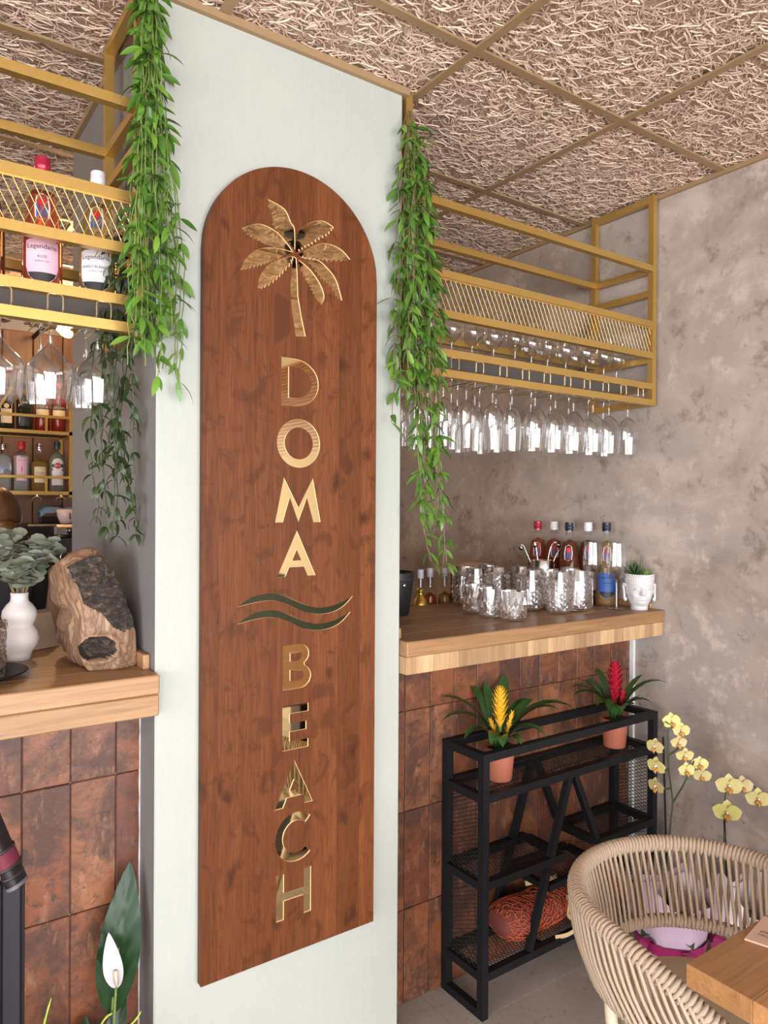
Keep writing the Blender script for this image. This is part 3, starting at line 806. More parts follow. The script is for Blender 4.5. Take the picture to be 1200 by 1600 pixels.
# ================================================================ trailing vines
def leaf_mesh(name, mat, L, W, bend=.35, fold=.25, n=5):
    """lance shaped leaf along +X, folded along its midrib and bent down"""
    vs = []; fs = []
    for i in range(n+1):
        t = i/n
        w = W*.5*(math.sin(PI*min(1, t*1.02))**.75)*(1-.25*t) if 0 < t < 1 else 0
        a = bend*t; x = L*(math.sin(a)/bend if bend else t); z = -L*(1-math.cos(a))/bend if bend else 0
        vs += [(x, -w, z+w*fold), (x, 0, z), (x, w, z+w*fold)]
    for i in range(n):
        o = i*3
        fs += [(o, o+1, o+4, o+3), (o+1, o+2, o+5, o+4)]
    b = MB().add(vs, fs); return b.mesh(name, mat, True)
def vine(label, stems, leafs, stem_mat, n_max, spacing, group=None, roots=None, jitter=.010, seed=1, droop=.55, pairs=True):
    rnd = random.Random(seed)
    loc = Vector(stems[0][0])
    t = thing('trailing_vine', label, 'vine', loc, group=group)
    cand = []
    for st in stems:
        p = smoothpts([Vector(q) for q in st], 8)
        pts = []
        wob = Vector((0, 0, 0))
        for q in p:
            wob = wob*.75+Vector((rnd.uniform(-1, 1), rnd.uniform(-.6, .6), 0))*jitter*.45
            pts.append(q+wob-loc)
        MB().tube(pts, .0013, 4).build('stem', stem_mat, t)
        acc = 0; ph = rnd.uniform(0, 6)
        for a, b in zip(pts[:-1], pts[1:]):
            acc += (b-a).length
            while acc > spacing:
                acc -= spacing; ph += 2.0+rnd.uniform(-.5, .5)
                for k in range(2 if pairs else 1): cand.append((b.copy(), ph+k*PI+rnd.uniform(-.4, .4)))
    rnd.shuffle(cand)
    for pos, ph in cand[:n_max]:
        el = -(droop+rnd.uniform(-.45, .55))
        d = Vector((math.cos(ph)*math.cos(el), math.sin(ph)*math.cos(el), math.sin(el)))
        wp_ = pos+loc+d*.04
        if wp_.y > -.004 and -.686 < wp_.x < .0 and not (pos+loc).y > .0:      # keep leaves clear of the pillar face
            d.y = -abs(d.y); d.normalize()
        if (pos+loc).x < -.686 and wp_.y > 0 and wp_.x > -.69: d.x = -abs(d.x); d.normalize()
        q = d.to_track_quat('X', 'Z')
        m4 = Matrix.Translation(pos) @ q.to_matrix().to_4x4() @ Matrix.Rotation(rnd.uniform(-.7, .7), 4, 'X') @ Matrix.Scale(rnd.uniform(.75, 1.15), 4)
        inst('leaf', rnd.choice(leafs), t, m4)
    return t
lf = [leaf_mesh('leaf', 'vine_leaf_fresh', .052, .0165, .5), leaf_mesh('leaf', 'vine_leaf', .058, .017, .8), leaf_mesh('leaf', 'vine_leaf', .045, .0155, .3)]
lr = [leaf_mesh('leaf', 'vine_leaf', .056, .0155, .5), leaf_mesh('leaf', 'vine_leaf', .064, .0175, .8), leaf_mesh('leaf', 'vine_leaf_fresh', .050, .0155, .3)]
ld = [leaf_mesh('leaf', 'vine_leaf_shaded', .044, .0125, 1.4), leaf_mesh('leaf', 'vine_leaf_shaded', .050, .0115, 1.9), leaf_mesh('leaf', 'vine_leaf_shaded', .040, .0135, .9)]
rnd = random.Random(11)
# bright vine on the pillar's left corner
st = []
for k in range(15):
    a = k/14
    x1 = -.765+.125*a; zb = 2.00-.22*rnd.random() if k % 3 else 1.80
    if k >= 12: zb = 1.80-.02*k+.24
    yy = -.035-.035*rnd.random()
    st.append([(-.725+.02*a, -.03, 2.66), (-.735+.045*a+rnd.uniform(-.008, .008), -.035, 2.45), (-.75+.085*a+rnd.uniform(-.012, .012), yy, 2.2), (x1, yy, (2.2+zb)/2), (x1+rnd.uniform(-.012, .012), yy, zb)])
vine('bright green artificial vine trailing down the corner beside the log counter', st, lf, 'stem_green', 300, .040, seed=21, group=None)
st = []
for k in range(10):
    a = k/9; x1 = -.755+.075*a; zb = rnd.uniform(1.85, 2.05); yy = -.05-.03*rnd.random()
    st.append([(-.73+.02*a, -.045, 2.66), (-.74+.03*a, yy, 2.45), (-.75+.06*a, yy, 2.25), (x1, yy, zb)])
vine('bright green artificial vine with shorter strands over the gold shelf post', st, lf, 'stem_green', 300, .030, seed=23)
# vine behind it inside the bar, its shade put into the leaf colour
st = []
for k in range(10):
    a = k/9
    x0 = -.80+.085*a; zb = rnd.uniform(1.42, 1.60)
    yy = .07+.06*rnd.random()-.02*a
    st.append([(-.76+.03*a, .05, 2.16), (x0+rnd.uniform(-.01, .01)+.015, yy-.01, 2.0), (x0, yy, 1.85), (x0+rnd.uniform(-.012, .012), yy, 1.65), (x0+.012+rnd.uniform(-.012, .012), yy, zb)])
dv = vine('artificial vine with shade darkened leaf colour hanging from the mesh shelf over the log', st, ld, 'stem_dark', 300, .035, seed=5, droop=.35)
rb = MB()
for k in range(26):
    a = rnd.uniform(0, 6.3); c0 = Vector((0, 0, .0)); p1 = Vector((math.cos(a)*.03, math.sin(a)*.02, rnd.uniform(-.03, .04)))
    p2 = p1*1.25+Vector((rnd.uniform(-.02, .02), rnd.uniform(-.012, .012), -rnd.uniform(.01, .05)))
    rb.tube(smoothpts([c0, p1, p2], 4), .0011, 4)
rb.xf(Matrix.Translation((.0, -.005, -.045))).build('root', 'root', dv)
# vines on the pillar's right corner: a short one and a long one
st = []
for k in range(12):
    a = k/11
    x1 = -.062+.11*a+rnd.uniform(-.01, .01); zb = rnd.uniform(1.70, 1.86)
    yy = -.03-.03*rnd.random()
    st.append([(.004+.012*a, -.02, 2.60), (-.028+.055*a, yy, 2.47), (-.045+.08*a, yy, 2.25), (x1, yy, 2.0), (x1, yy, zb)])
vine('green artificial vine on the pillar corner by the glass shelf, shorter of the two', st, lr, 'stem_brown', 300, .040, seed=31)
st = []
for k in range(12):
    a = k/11
    zb = rnd.uniform(1.34, 1.60); x1 = .028+.085*a
    if k in (10, 11): zb = 1.33
    yy = -.035-.02*rnd.random()
    st.append([(.03+.03*a, -.02, 2.24), (.018+.085*a, yy, 2.08), (.012+.10*a, yy, 1.9), (x1-.008, yy, 1.7), (x1-.006+.02*rnd.random(), yy, 1.5 if zb < 1.45 else (1.7+zb)/2), (x1+.015, yy, zb)])
vine('green artificial vine on the pillar corner by the glass shelf, reaching nearly to the counter', st, lr, 'stem_brown', 300, .036, seed=41)

st = []
for k in range(11):
    a = k/10; x1 = -.05+.125*a+rnd.uniform(-.01, .01); yy = -.05-.03*rnd.random()
    st.append([(.006+.012*a, -.03, 2.50), (-.025+.06*a, yy, 2.35), (-.035+.085*a, yy, 2.15), (x1, yy, rnd.uniform(1.84, 1.98))])
vine('green artificial vine over the glass shelf post, middle layer of the bunch', st, lr, 'stem_brown', 300, .032, seed=51)
# ================================================================ weathered log on the left counter
OUT = [(-.851, 1.359), (-.797, 1.384), (-.766, 1.374), (-.746, 1.335), (-.722, 1.268), (-.704, 1.206), (-.698, 1.167), (-.694, 1.127), (-.751, 1.124), (-.807, 1.123), (-.821, 1.136), (-.829, 1.18), (-.824, 1.209), (-.818, 1.252), (-.83, 1.296), (-.846, 1.34)]
BARK = [(-.853, 1.362), (-.797, 1.39), (-.760, 1.378), (-.742, 1.335), (-.716, 1.268), (-.706, 1.213), (-.734, 1.203), (-.757, 1.217), (-.782, 1.249), (-.796, 1.259), (-.819, 1.275), (-.832, 1.31)]
def inside(p, poly):
    c = False; n = len(poly)
    for i in range(n):
        a, b = poly[i], poly[i-1]
        if (a[1] > p[1]) != (b[1] > p[1]) and p[0] < (b[0]-a[0])*(p[1]-a[1])/(b[1]-a[1])+a[0]: c = not c
    return c
def driftwood():
    t = thing('driftwood_sculpture', 'weathered log sculpture with dark bark and a hollow on the counter', 'wood sculpture', (-.77, .17, CL+.001))
    o = t.location.copy()
    sm = sm2(OUT+[OUT[0]], 4)[:-1]
    def bounds(z):
        xs = []
        for i in range(len(sm)):
            a, b = sm[i-1], sm[i]
            if (a[1] > z) != (b[1] > z): xs.append(a[0]+(b[0]-a[0])*(z-a[1])/(b[1]-a[1]))
        return (min(xs), max(xs)) if len(xs) > 1 else (-.8, -.79)
    zmin, zmax = 1.1235, 1.383
    nz, nx, ny = 64, 40, 14
    hc, hr = (-.792, 1.172), (.040, .028)
    def fp(u, v):
        z = zmin+(zmax-zmin)*v; l, r = bounds(min(max(z, zmin+.0008), zmax-.0005)); x = l+(r-l)*u
        y = .072+.03*v+.012*(2*u-1)**2
        d = ((x-hc[0])/hr[0])**2+((z-hc[1])/hr[1])**2
        if d < 1: y += .05*(1-d)**.6+.012*mnoise.noise((x*70, z*70, 1))
        elif d < 1.9: y -= .006*(1.9-d)/.9
        bk = inside((x, z), BARK)
        if bk: y -= .003+.006*mnoise.noise((x*55, z*80, 3))+.004*mnoise.noise((x*160, z*220, 9))
        else: y += .008*mnoise.noise((x*22, z*14, 5))
        dx = .004*mnoise.noise((z*40, y*30, 2))
        return Vector((min(x+dx, -.7035 if y > .03 else 9), y, z)), (2 if d < 1 else 1 if bk else 0)
    mbs = [MB(), MB(), MB()]
    grid = [[fp(i/nx, j/nz) for i in range(nx+1)] for j in range(nz+1)]
    for j in range(nz):
        for i in range(nx):
            q = [grid[j][i], grid[j][i+1], grid[j+1][i+1], grid[j+1][i]]
            k = max(set([a[1] for a in q]), key=[a[1] for a in q].count)
            mbs[k].add([a[0]-o for a in q], [(0, 1, 2, 3)])
    # flowing side and back surface
    ring = [grid[0][i][0] for i in range(nx+1)]+[grid[j][nx][0] for j in range(1, nz+1)]+[grid[nz][i][0] for i in range(nx-1, -1, -1)]+[grid[j][0][0] for j in range(nz-1, 0, -1)]
    cx = Vector((-.78, 0, 1.25)); vs = []; n = len(ring)
    for k in range(ny+1):
        s = k/ny
        for p in ring:
            dpt = .16+.08*max(0, min(1, (1.36-p.z)/.2))
            q = p+Vector((0, dpt*s, 0))
            c = Vector((cx.x, q.y, cx.z)); f = 1-.10*s*s
            d = (q-c)*f
            if s > 0:
                d *= 1+.19*min(1, s*4)*(mnoise.noise((p.x*26, q.y*16, p.z*12))+.6*mnoise.noise((p.x*8, q.y*42, p.z*26)))
                if p.x < -.81: d.x -= .040*math.sin(PI*min(1, s)*.85)*(.25+.75*math.exp(-((p.z-1.275)/.065)**2))*min(1, (-.81-p.x)/.012)
            q = c+d; q.z = max(q.z, zmin); q.x = min(q.x, -.7035); vs.append(q-o)
    fs = [(k*n+i, k*n+(i+1) % n, (k+1)*n+(i+1) % n, (k+1)*n+i) for k in range(ny) for i in range(n)]
    fs.append(tuple(ny*n+i for i in range(n)))
    mbs[0].add(vs, fs)
    def weld(ob):
        bm = bmesh.new(); bm.from_mesh(ob.data); bmesh.ops.remove_doubles(bm, verts=bm.verts, dist=.00005); bmesh.ops.recalc_face_normals(bm, faces=bm.faces); bm.to_mesh(ob.data); bm.free()
        ob.data.polygons.foreach_set('use_smooth', [True]*len(ob.data.polygons))
    weld(mbs[0].build('log_body', 'log_wood', t)); weld(mbs[1].build('bark', 'log_bark', t)); weld(mbs[2].build('hollow', 'log_bark', t))
driftwood()

# vase with eucalyptus
vz = thing('flower_vase', 'white double bulb ceramic vase beside the weathered log', 'vase', (-.918, .318, CL))
MB().lathe([(.001, 0), (.026, 0), (.027, .012), (.030, .02), (.041, .034), (.045, .050), (.041, .068), (.033, .080), (.031, .084), (.036, .094), (.040, .106), (.038, .120), (.030, .133), (.021, .142), (.0195, .150), (.0205, .163), (.0175, .163), (.017, .140)], 32).build('body', 'white_ceramic', vz, smooth=True)
eu = thing('eucalyptus_bunch', 'grey green eucalyptus branches standing in the white vase', 'foliage', (-.918, .318, CL+.12))
def disc_leaf(r):
    vs = [(0, 0, 0)]; n = 9
    for j in range(n):
        a = 2*PI*j/n-PI/2
        vs.append((r+r*math.sin(a)*1.05, r*.95*math.cos(a), .12*r*math.cos(2*a)))
    vs[0] = (r, 0, -.10*r)
    return MB().add(vs, [(0, 1+j, 1+(j+1) % n) for j in range(n)]).mesh('leaf', 'eucalyptus_leaf', True)
dl = [disc_leaf(.0165), disc_leaf(.020), disc_leaf(.012)]
rnd = random.Random(3)
for k in range(11):
    a = rnd.uniform(0, 2*PI); L = rnd.uniform(.12, .20); s = rnd.uniform(.15, .48)
    if k == 0: a, L, s = .1, .17, .40
    if k == 1: a, L, s = PI, .22, .35
    if k == 2: a, L, s = -.5, .14, .50
    d = Vector((math.cos(a)*s, math.sin(a)*s, 1)).normalized()
    pts = smoothpts([(0, 0, .0), d*L*.4+Vector((0, 0, .02)), d*L*.75+Vector((0, 0, .015)), d*L+Vector((math.cos(a), math.sin(a), -.2))*.02], 6)
    MB().tube(pts, [.0016]*(len(pts)-1)+[.0006], 5).build('branch', 'stem_brown', eu)
    for i in range(5, len(pts)):
        for q in (0, PI):
            if rnd.random() < .85:
                ph = i*1.57+q+rnd.uniform(-.3, .3)
                dd = Vector((math.cos(ph), math.sin(ph), .35)).normalized()
                inst('leaf', dl[0] if i < 14 else dl[2] if rnd.random() < .5 else dl[1], eu, Matrix.Translation(pts[i]) @ dd.to_track_quat('X', 'Z').to_matrix().to_4x4() @ Matrix.Rotation(rnd.uniform(-.8, .8), 4, 'X'))

# black plate and smoked tumblers
pt = MB().lathe([(.001, 0), (.060, 0), (.065, .002), (.098, .013), (.101, .016), (.099, .0175), (.064, .006), (.001, .005)], 40).build('serving_plate', 'black_metal', None, smooth=True)
pt.location = (-1.028, .135, CL); tag(pt, 'round black plate under the ridged tumblers on the counter', 'plate')
def facet_wall(rows, rad, n, h):
    """lattice of raised diamonds: rows = heights of the lattice rows, rad(z) the radius"""
    vs = []; fs = []; idx = {}
    for i, z in enumerate(rows):
        for j in range(n):
            a = 2*PI*(j+.5*(i % 2))/n; r = rad(z); idx[i, j] = len(vs); vs.append((r*math.cos(a), r*math.sin(a), z))
    for i in range(len(rows)-2):
        for j in range(n):
            k = j if i % 2 == 0 else j+1
            q = [idx[i, j % n], idx[i+1, k % n], idx[i+2, j % n], idx[i+1, (k-1) % n]]
            z = rows[i+1]; a = 2*PI*(j+.5*(i % 2))/n; r = rad(z)*(1/math.cos(PI/n))+h
            c = len(vs); vs.append((r*math.cos(a), r*math.sin(a), z))
            fs += [(q[m], q[(m+1) % 4], c) for m in range(4)]
    for i in (0, len(rows)-2):        # half diamonds closing the two ends
        for j in range(n):
            k = j if i % 2 == 0 else j+1
            if i == 0: fs.append((idx[0, j], idx[0, (j+1) % n], idx[1, j]))
            else: fs.append((idx[i+1, k % n], idx[i+1, (k-1) % n], idx[i, j]))
    return vs, fs, [idx[0, j] for j in range(n)], [idx[len(rows)-1, j] for j in range(n)]
def ridged(name, label, group, loc, r, h, mat, kind, n=48):
    t = thing(name, label, 'glass', loc, rz=random.uniform(0, 6), group=group)
    if kind == 'ridge':
        m_ = 18
        def fn(rr, z, a, i):
            if i >= m_-1 or i < 1 or z/h > .95: return rr
            z = z/h; return rr*(1+.028*math.sin(9*a+3*math.sin(14*z+2*a))+.012*math.sin(23*a+11*z*3))
        prof = [(r*(.93+.07*i/(m_-1)), h*i/(m_-1)) for i in range(m_)]
        MB().lathe(prof, n, fn=fn).build('wall', mat, t)
        MB().lathe([(.001, .012)]+[(rr*.93, max(.012, z)) for rr, z in prof[2:]]+[(prof[-1][0], h+.0005)], 24).build('inner_wall', mat, t, smooth=True)
        MB().lathe([(.001, 0), (prof[0][0], 0)], n).build('base', mat, t)
        return t
    if kind == 'diamond':
        rad = lambda z: r*(.60+.42*math.sin(PI*(.15+.68*z/h)))*(1-.06*z/h)
        rows = [.004+(h*.90-.004)*i/13 for i in range(14)]; n = 14; dep = .0085
    else:
        rad = lambda z: r*(.92+.08*z/h)
        rows = [.004, .012, .020, .028, .036, .056, .082]; n = 14; dep = .006
    vs, fs, lo, hi = facet_wall(rows, rad, n, dep)
    b = MB().add(vs, fs); k = len(b.v)
    top = [(rad(h)*math.cos(math.atan2(vs[q][1], vs[q][0])), rad(h)*math.sin(math.atan2(vs[q][1], vs[q][0])), h) for q in hi]
    rim = [(p[0]*.95, p[1]*.95, h) for p in top]
    b.v += top+rim
    for j in range(n):
        j2 = (j+1) % n
        b.f += [(hi[j], hi[j2], k+j2, k+j), (k+j, k+j2, k+n+j2, k+n+j)]; b.mi += [0, 0]
    b.f.append(tuple(lo[::-1])); b.mi.append(0)
    # inside of the glass, joined to the rim
    ins = [h*.75, h*.5, h*.28, .016, .013]; prev = [k+n+j for j in range(n)]
    for z in ins:
        o = len(b.v); rr = rad(z)*.90 if z > .014 else rad(z)*.55
        b.v += [(rr*p[0]/math.hypot(p[0], p[1]), rr*p[1]/math.hypot(p[0], p[1]), z) for p in top]
        b.f += [(prev[j], prev[(j+1) % n], o+(j+1) % n, o+j) for j in range(n)]; b.mi += [0]*n
        prev = [o+j for j in range(n)]
    b.f.append(tuple(prev)); b.mi.append(0)
    b.build('cut_body', mat, t)
    MB().lathe([(rad(h)*.955, h-.0005), (rad(h)*1.004, h-.0005), (rad(h)*1.004, h+.0012), (rad(h)*.955, h+.0012)], 32).build('rim', 'clear_glass', t, smooth=True)
    return t
p0 = ridged('tumbler_glass', 'ridged smoked tumbler glass on the black plate', 'smoked tumblers on the black plate', (-1.013, .125, CL+.0065), .041, .098, 'smoke_glass', 'ridge')
dup(p0, (-1.000, .208, CL+.0075+.008), 1.0); dup(p0, (-1.098, .125, CL+.008), 2.0)
# kraft menu sleeves leaning on the log
for k in range(7):
    o = MB().bbox(-.045, .045, -.0012, .0012, 0, .095, .0005).build('kraft_sleeve', 'kraft')
    o.location = (-.842+.0*k, .425+.011*k, CL+.0015); o.rotation_euler = (R(-22), 0, R(28))
    tag(o, 'brown kraft paper sleeve leaning in the stack behind the log', 'paper sleeve', 'kraft sleeves behind the log')

# ================================================================ bottles
def bottle(label, loc, prof, fill, mats, capz, capr, labels=(), prints=(), ang=-PI/2, group=None, square=0, cat='bottle', n=24):
    """mats = (body, cap); labels = (outline, z, material, radius); prints = (text, size, z, radius, material)"""
    t = thing('bottle', label, cat, loc, group=group)
    fn = None
    if square:
        def fn(r, z, a, i):
            if r < .02: return r
            c = max(abs(math.cos(a-ang)), abs(math.sin(a-ang))); return min(r/c, r*1.22)
    lo = [(.001, .002)]+[p for p in prof if p[1] <= fill]
    hi = [p for p in prof if p[1] >= fill]
    MB().lathe(lo+[(.001, fill)], n, fn=fn).build('body', mats[0], t, smooth=True, sharp=40)
    if len(hi) > 1: MB().lathe(hi, n, fn=fn).build('neck', 'bottle_glass', t, smooth=True)
    z0, z1 = capz
    MB().lathe([(.001, z0), (capr, z0), (capr, z0+(z1-z0)*.3), (capr*1.05, z0+(z1-z0)*.34), (capr*1.05, z0+(z1-z0)*.5), (capr, z0+(z1-z0)*.55), (capr, z1-.002), (capr-.002, z1), (.001, z1)], 18).build('cap', mats[1], t, smooth=True, sharp=40)
    first_l = None
    for loop, z, mm, rad in labels:
        o = wrap_patch(MB(), loop, rad, z, ang).build('label', mm, t, smooth=True, fix=False)
        first_l = first_l or o
    for txt, size, z, rad, mm in prints:
        wrap_text(MB(), txt, size, rad, z, ang).build('lettering', mm, first_l or t, fix=False)
    return t
def rect(w, h): return [(-w/2, -h/2), (w/2, -h/2), (w/2, h/2), (-w/2, h/2)]
def ell(w, h, n=16): return [(w/2*math.cos(2*PI*i/n), h/2*math.sin(2*PI*i/n)) for i in range(n)]
def cam_ang(x, y): return math.atan2(CAM.y-y, CAM.x-x)
rumP = [(.036, .0), (.041, .005), (.042, .02), (.042, .130), (.040, .150), (.033, .200), (.025, .240), (.0165, .268), (.0135, .280), (.0135, .292)]
crest = [(-.036, .045), (-.026, .048), (.026, .048), (.036, .045), (.036, -.012), (.030, -.030), (.016, -.045), (0, -.052), (-.016, -.045), (-.030, -.030), (-.036, -.012)]
foot = [(-.031, -.024), (.031, -.024), (.026, -.034), (.014, -.044), (0, -.0495), (-.014, -.044), (-.026, -.034)]
shield = [(-.0, -.026), (.014, -.022), (.016, .0), (.012, .022), (0, .028), (-.012, .022), (-.016, .0), (-.014, -.022)]
def rum(label, loc, body, cap, lab, line, ang, dark='label_black', group=None, fill=.25):
    t = bottle(label, loc, rumP, fill, (body, cap), (.286, .320), .0165,
               labels=[(crest, .078, lab, .0426), (foot, .078, dark, .0429)],
               prints=[('Legendario', .0145, .110, .0431, 'ink'), (line, .0085, .088, .0431, 'ink'), ('ELIXIR DE CUBA', .0042, .078, .0431, 'ink')], ang=ang, group=group)
    # flag medallion on the shoulder, laid on its cone
    def cone(mb, loop, up=0.0):
        vs = []
        for u, v in loop:
            z = .200+v; r = next((a[0]+(b[0]-a[0])*(z-a[1])/(b[1]-a[1]) for a, b in zip(rumP[:-1], rumP[1:]) if a[1] <= z <= b[1]), .042)
            r += .0008+up; vs.append((r*math.cos(ang+u/r), r*math.sin(ang+u/r), z))
        return mb.add(vs, [tuple(range(len(loop)))])
    s = cone(MB(), [(u*1.05, v*1.15) for u, v in shield]).build('medallion', 'label_white', t, fix=False)
    for i, x in enumerate((-.0125, -.004, .0045)):
        cone(MB(), [(x, -.022), (x+.004, -.023), (x+.004, .006), (x, .006)], .0006).build('stripe', 'label_blue', s, fix=False)
    cone(MB(), [(-.009, .010), (0, -.004), (.009, .010), (.006, .020), (-.006, .020)], .0010).build('badge', 'label_red', s, fix=False)
    return t
PZ = 1.953
rum('rum bottle with pink label and red cap on the mesh shelf', (-.902, .13, PZ), 'rum_rose', 'cap_red', 'label_pink', 'ROSÉ', cam_ang(-.9, .13))
rum('rum bottle with white label and white cap beside the dark vine', (-.783, .13, PZ), 'rum_pale', 'cap_white', 'label_white', 'AÑEJO BLANCO', cam_ang(-.78, .13)-.1)
rum('dark rum bottle at the far end of the mesh shelf', (-1.018, .13, PZ), 'rum_dark', 'cap_navy', 'label_cream', 'AÑEJO', cam_ang(-1.0, .13))
# the rum row on the right counter
for k, (x, y, b_, c_, l_, w_, lab) in enumerate([
        (1.120, .535, 'rum_rose', 'cap_red', 'label_pink', 'ROSÉ', 'rum bottle with a red cap against the concrete wall'),
        (1.122, .447, 'rum_amber', 'cap_white', 'label_cream', 'DORADO', 'amber rum bottle with white cap standing behind the steel cup'),
        (1.120, .360, 'rum_pale', 'cap_white', 'label_white', 'BLANCO', 'pale rum bottle with white cap in the middle of the row'),
        (1.127, .273, 'rum_dark', 'cap_white', 'label_white', 'AÑEJO', 'rum bottle with white cap mostly hidden behind a navy cap'),
        (1.043, .296, 'rum_dark', 'cap_navy', 'label_blue', 'ELIXIR', 'dark rum bottle with navy cap and flag medallion'),
        (1.130, .186, 'rum_pale', 'cap_navy', 'label_blue', 'RESERVA', 'rum bottle with navy cap nearest the wine glasses')]):
    rum(lab, (x, y, CR), b_, c_, l_, w_, cam_ang(x, y)+(.1 if k % 2 else -.1))

# ================================================================ crystal on the right counter
w0 = ridged('tumbler_glass', 'short cut crystal tumbler at the back of the row of three', 'short crystal tumblers', (.553, .300, CR), .041, .098, 'cut_glass', 'cut', 64)
dup(w0, (.525, .193, CR), .7, 'short cut crystal tumbler in the middle of the row of three'); dup(w0, (.537, .094, CR), 1.9, 'short cut crystal tumbler closest to the edge of the oak counter')
tu = None
for x, y, lab in [(.64, .40, 'behind the short tumblers'), (.752, .405, 'between the short tumblers and the steel cup'), (.862, .385, 'beside the steel cup'),
                  (.762, .232, 'in the middle of the cluster, on the tumbler side'), (.864, .240, 'in the middle of the cluster, below the red capped bottle'), (.79, .122, 'at the front of the cluster facing the tumblers'),
                  (.897, .128, 'at the front of the cluster, second from the tumblers'), (.965, .225, 'next to the tall wine glasses'), (.68, .505, 'at the back near the low bench'), (.80, .505, 'at the back near the black box')]:
    lab = 'tall diamond cut crystal glass '+lab
    if tu is None: tu = ridged('tulip_glass', lab, 'diamond cut crystal glasses', (x, y, CR), .0445, .148, 'cut_glass', 'diamond', 60)
    else: dup(tu, (x, y, CR), random.uniform(0, 6), lab)
wg = bowl(.105, [(.010, .004), (.024, .014), (.034, .032), (.038, .055), (.0375, .085), (.034, .125), (.033, .140)])
wt = glass_proto('wine_glass', 'tall clear wine glass standing beside the smiling head planter', 'wine glass', None, wg, (.003, .108, .0036), .036, False)
wt.location = (1.066, .088, CR)
wt = dup(wt, (1.048, .185, CR), 1.0, 'tall clear wine glass standing between the crystal and a navy capped bottle')
sc = thing('steel_cup', 'brushed steel cutlery cup behind the crystal glasses', 'cup', (.985, .385, CR))
MB().lathe([(.001, .001), (.043, .001), (.0455, .004), (.0455, .166), (.0445, .168), (.043, .166), (.043, .01), (.001, .01)], 32).build('body', 'steel', sc, smooth=True, sharp=40)
rnd = random.Random(8)
for k, lab in enumerate(['steel serving spoon leaning towards the red capped bottle', 'steel spoon standing upright in the steel cup', 'steel tongs leaning towards the navy capped bottle', 'curved steel spoon with a dark handle in the steel cup']):
    d = [Vector((-.55, .83, 0)), Vector((-.2, .3, 0)), Vector((.8, -.57, 0)), Vector((.5, -.2, 0))][k]*.024
    o = thing('serving_spoon', lab, 'spoon', (.985+d.x*.7, .385+d.y*.7, CR+.012))
    up = .205+.012*(k % 2)
    pts = smoothpts([(0, 0, 0), d*.9+Vector((0, 0, .12)), d*2.0+Vector((0, 0, up*.92)), d*(2.6+(k >= 2)*.9)+Vector((0, 0, up+.01)), d*(3.0+(k >= 2)*1.6)+Vector((0, 0, up-.005))], 6)
    MB().tube(pts, [.0022+.0012*(i > 18) for i in range(len(pts))], 6).build('handle', 'steel', o, smooth=True)
    if k != 2: MB().lathe([(.001, -.004), (.008, -.003), (.012, 0), (.0115, .001), (.001, -.002)], 14).xf(Matrix.Translation(pts[-1]) @ Matrix.Rotation(.9, 4, 'Y')).build('scoop', 'steel', o, smooth=True)

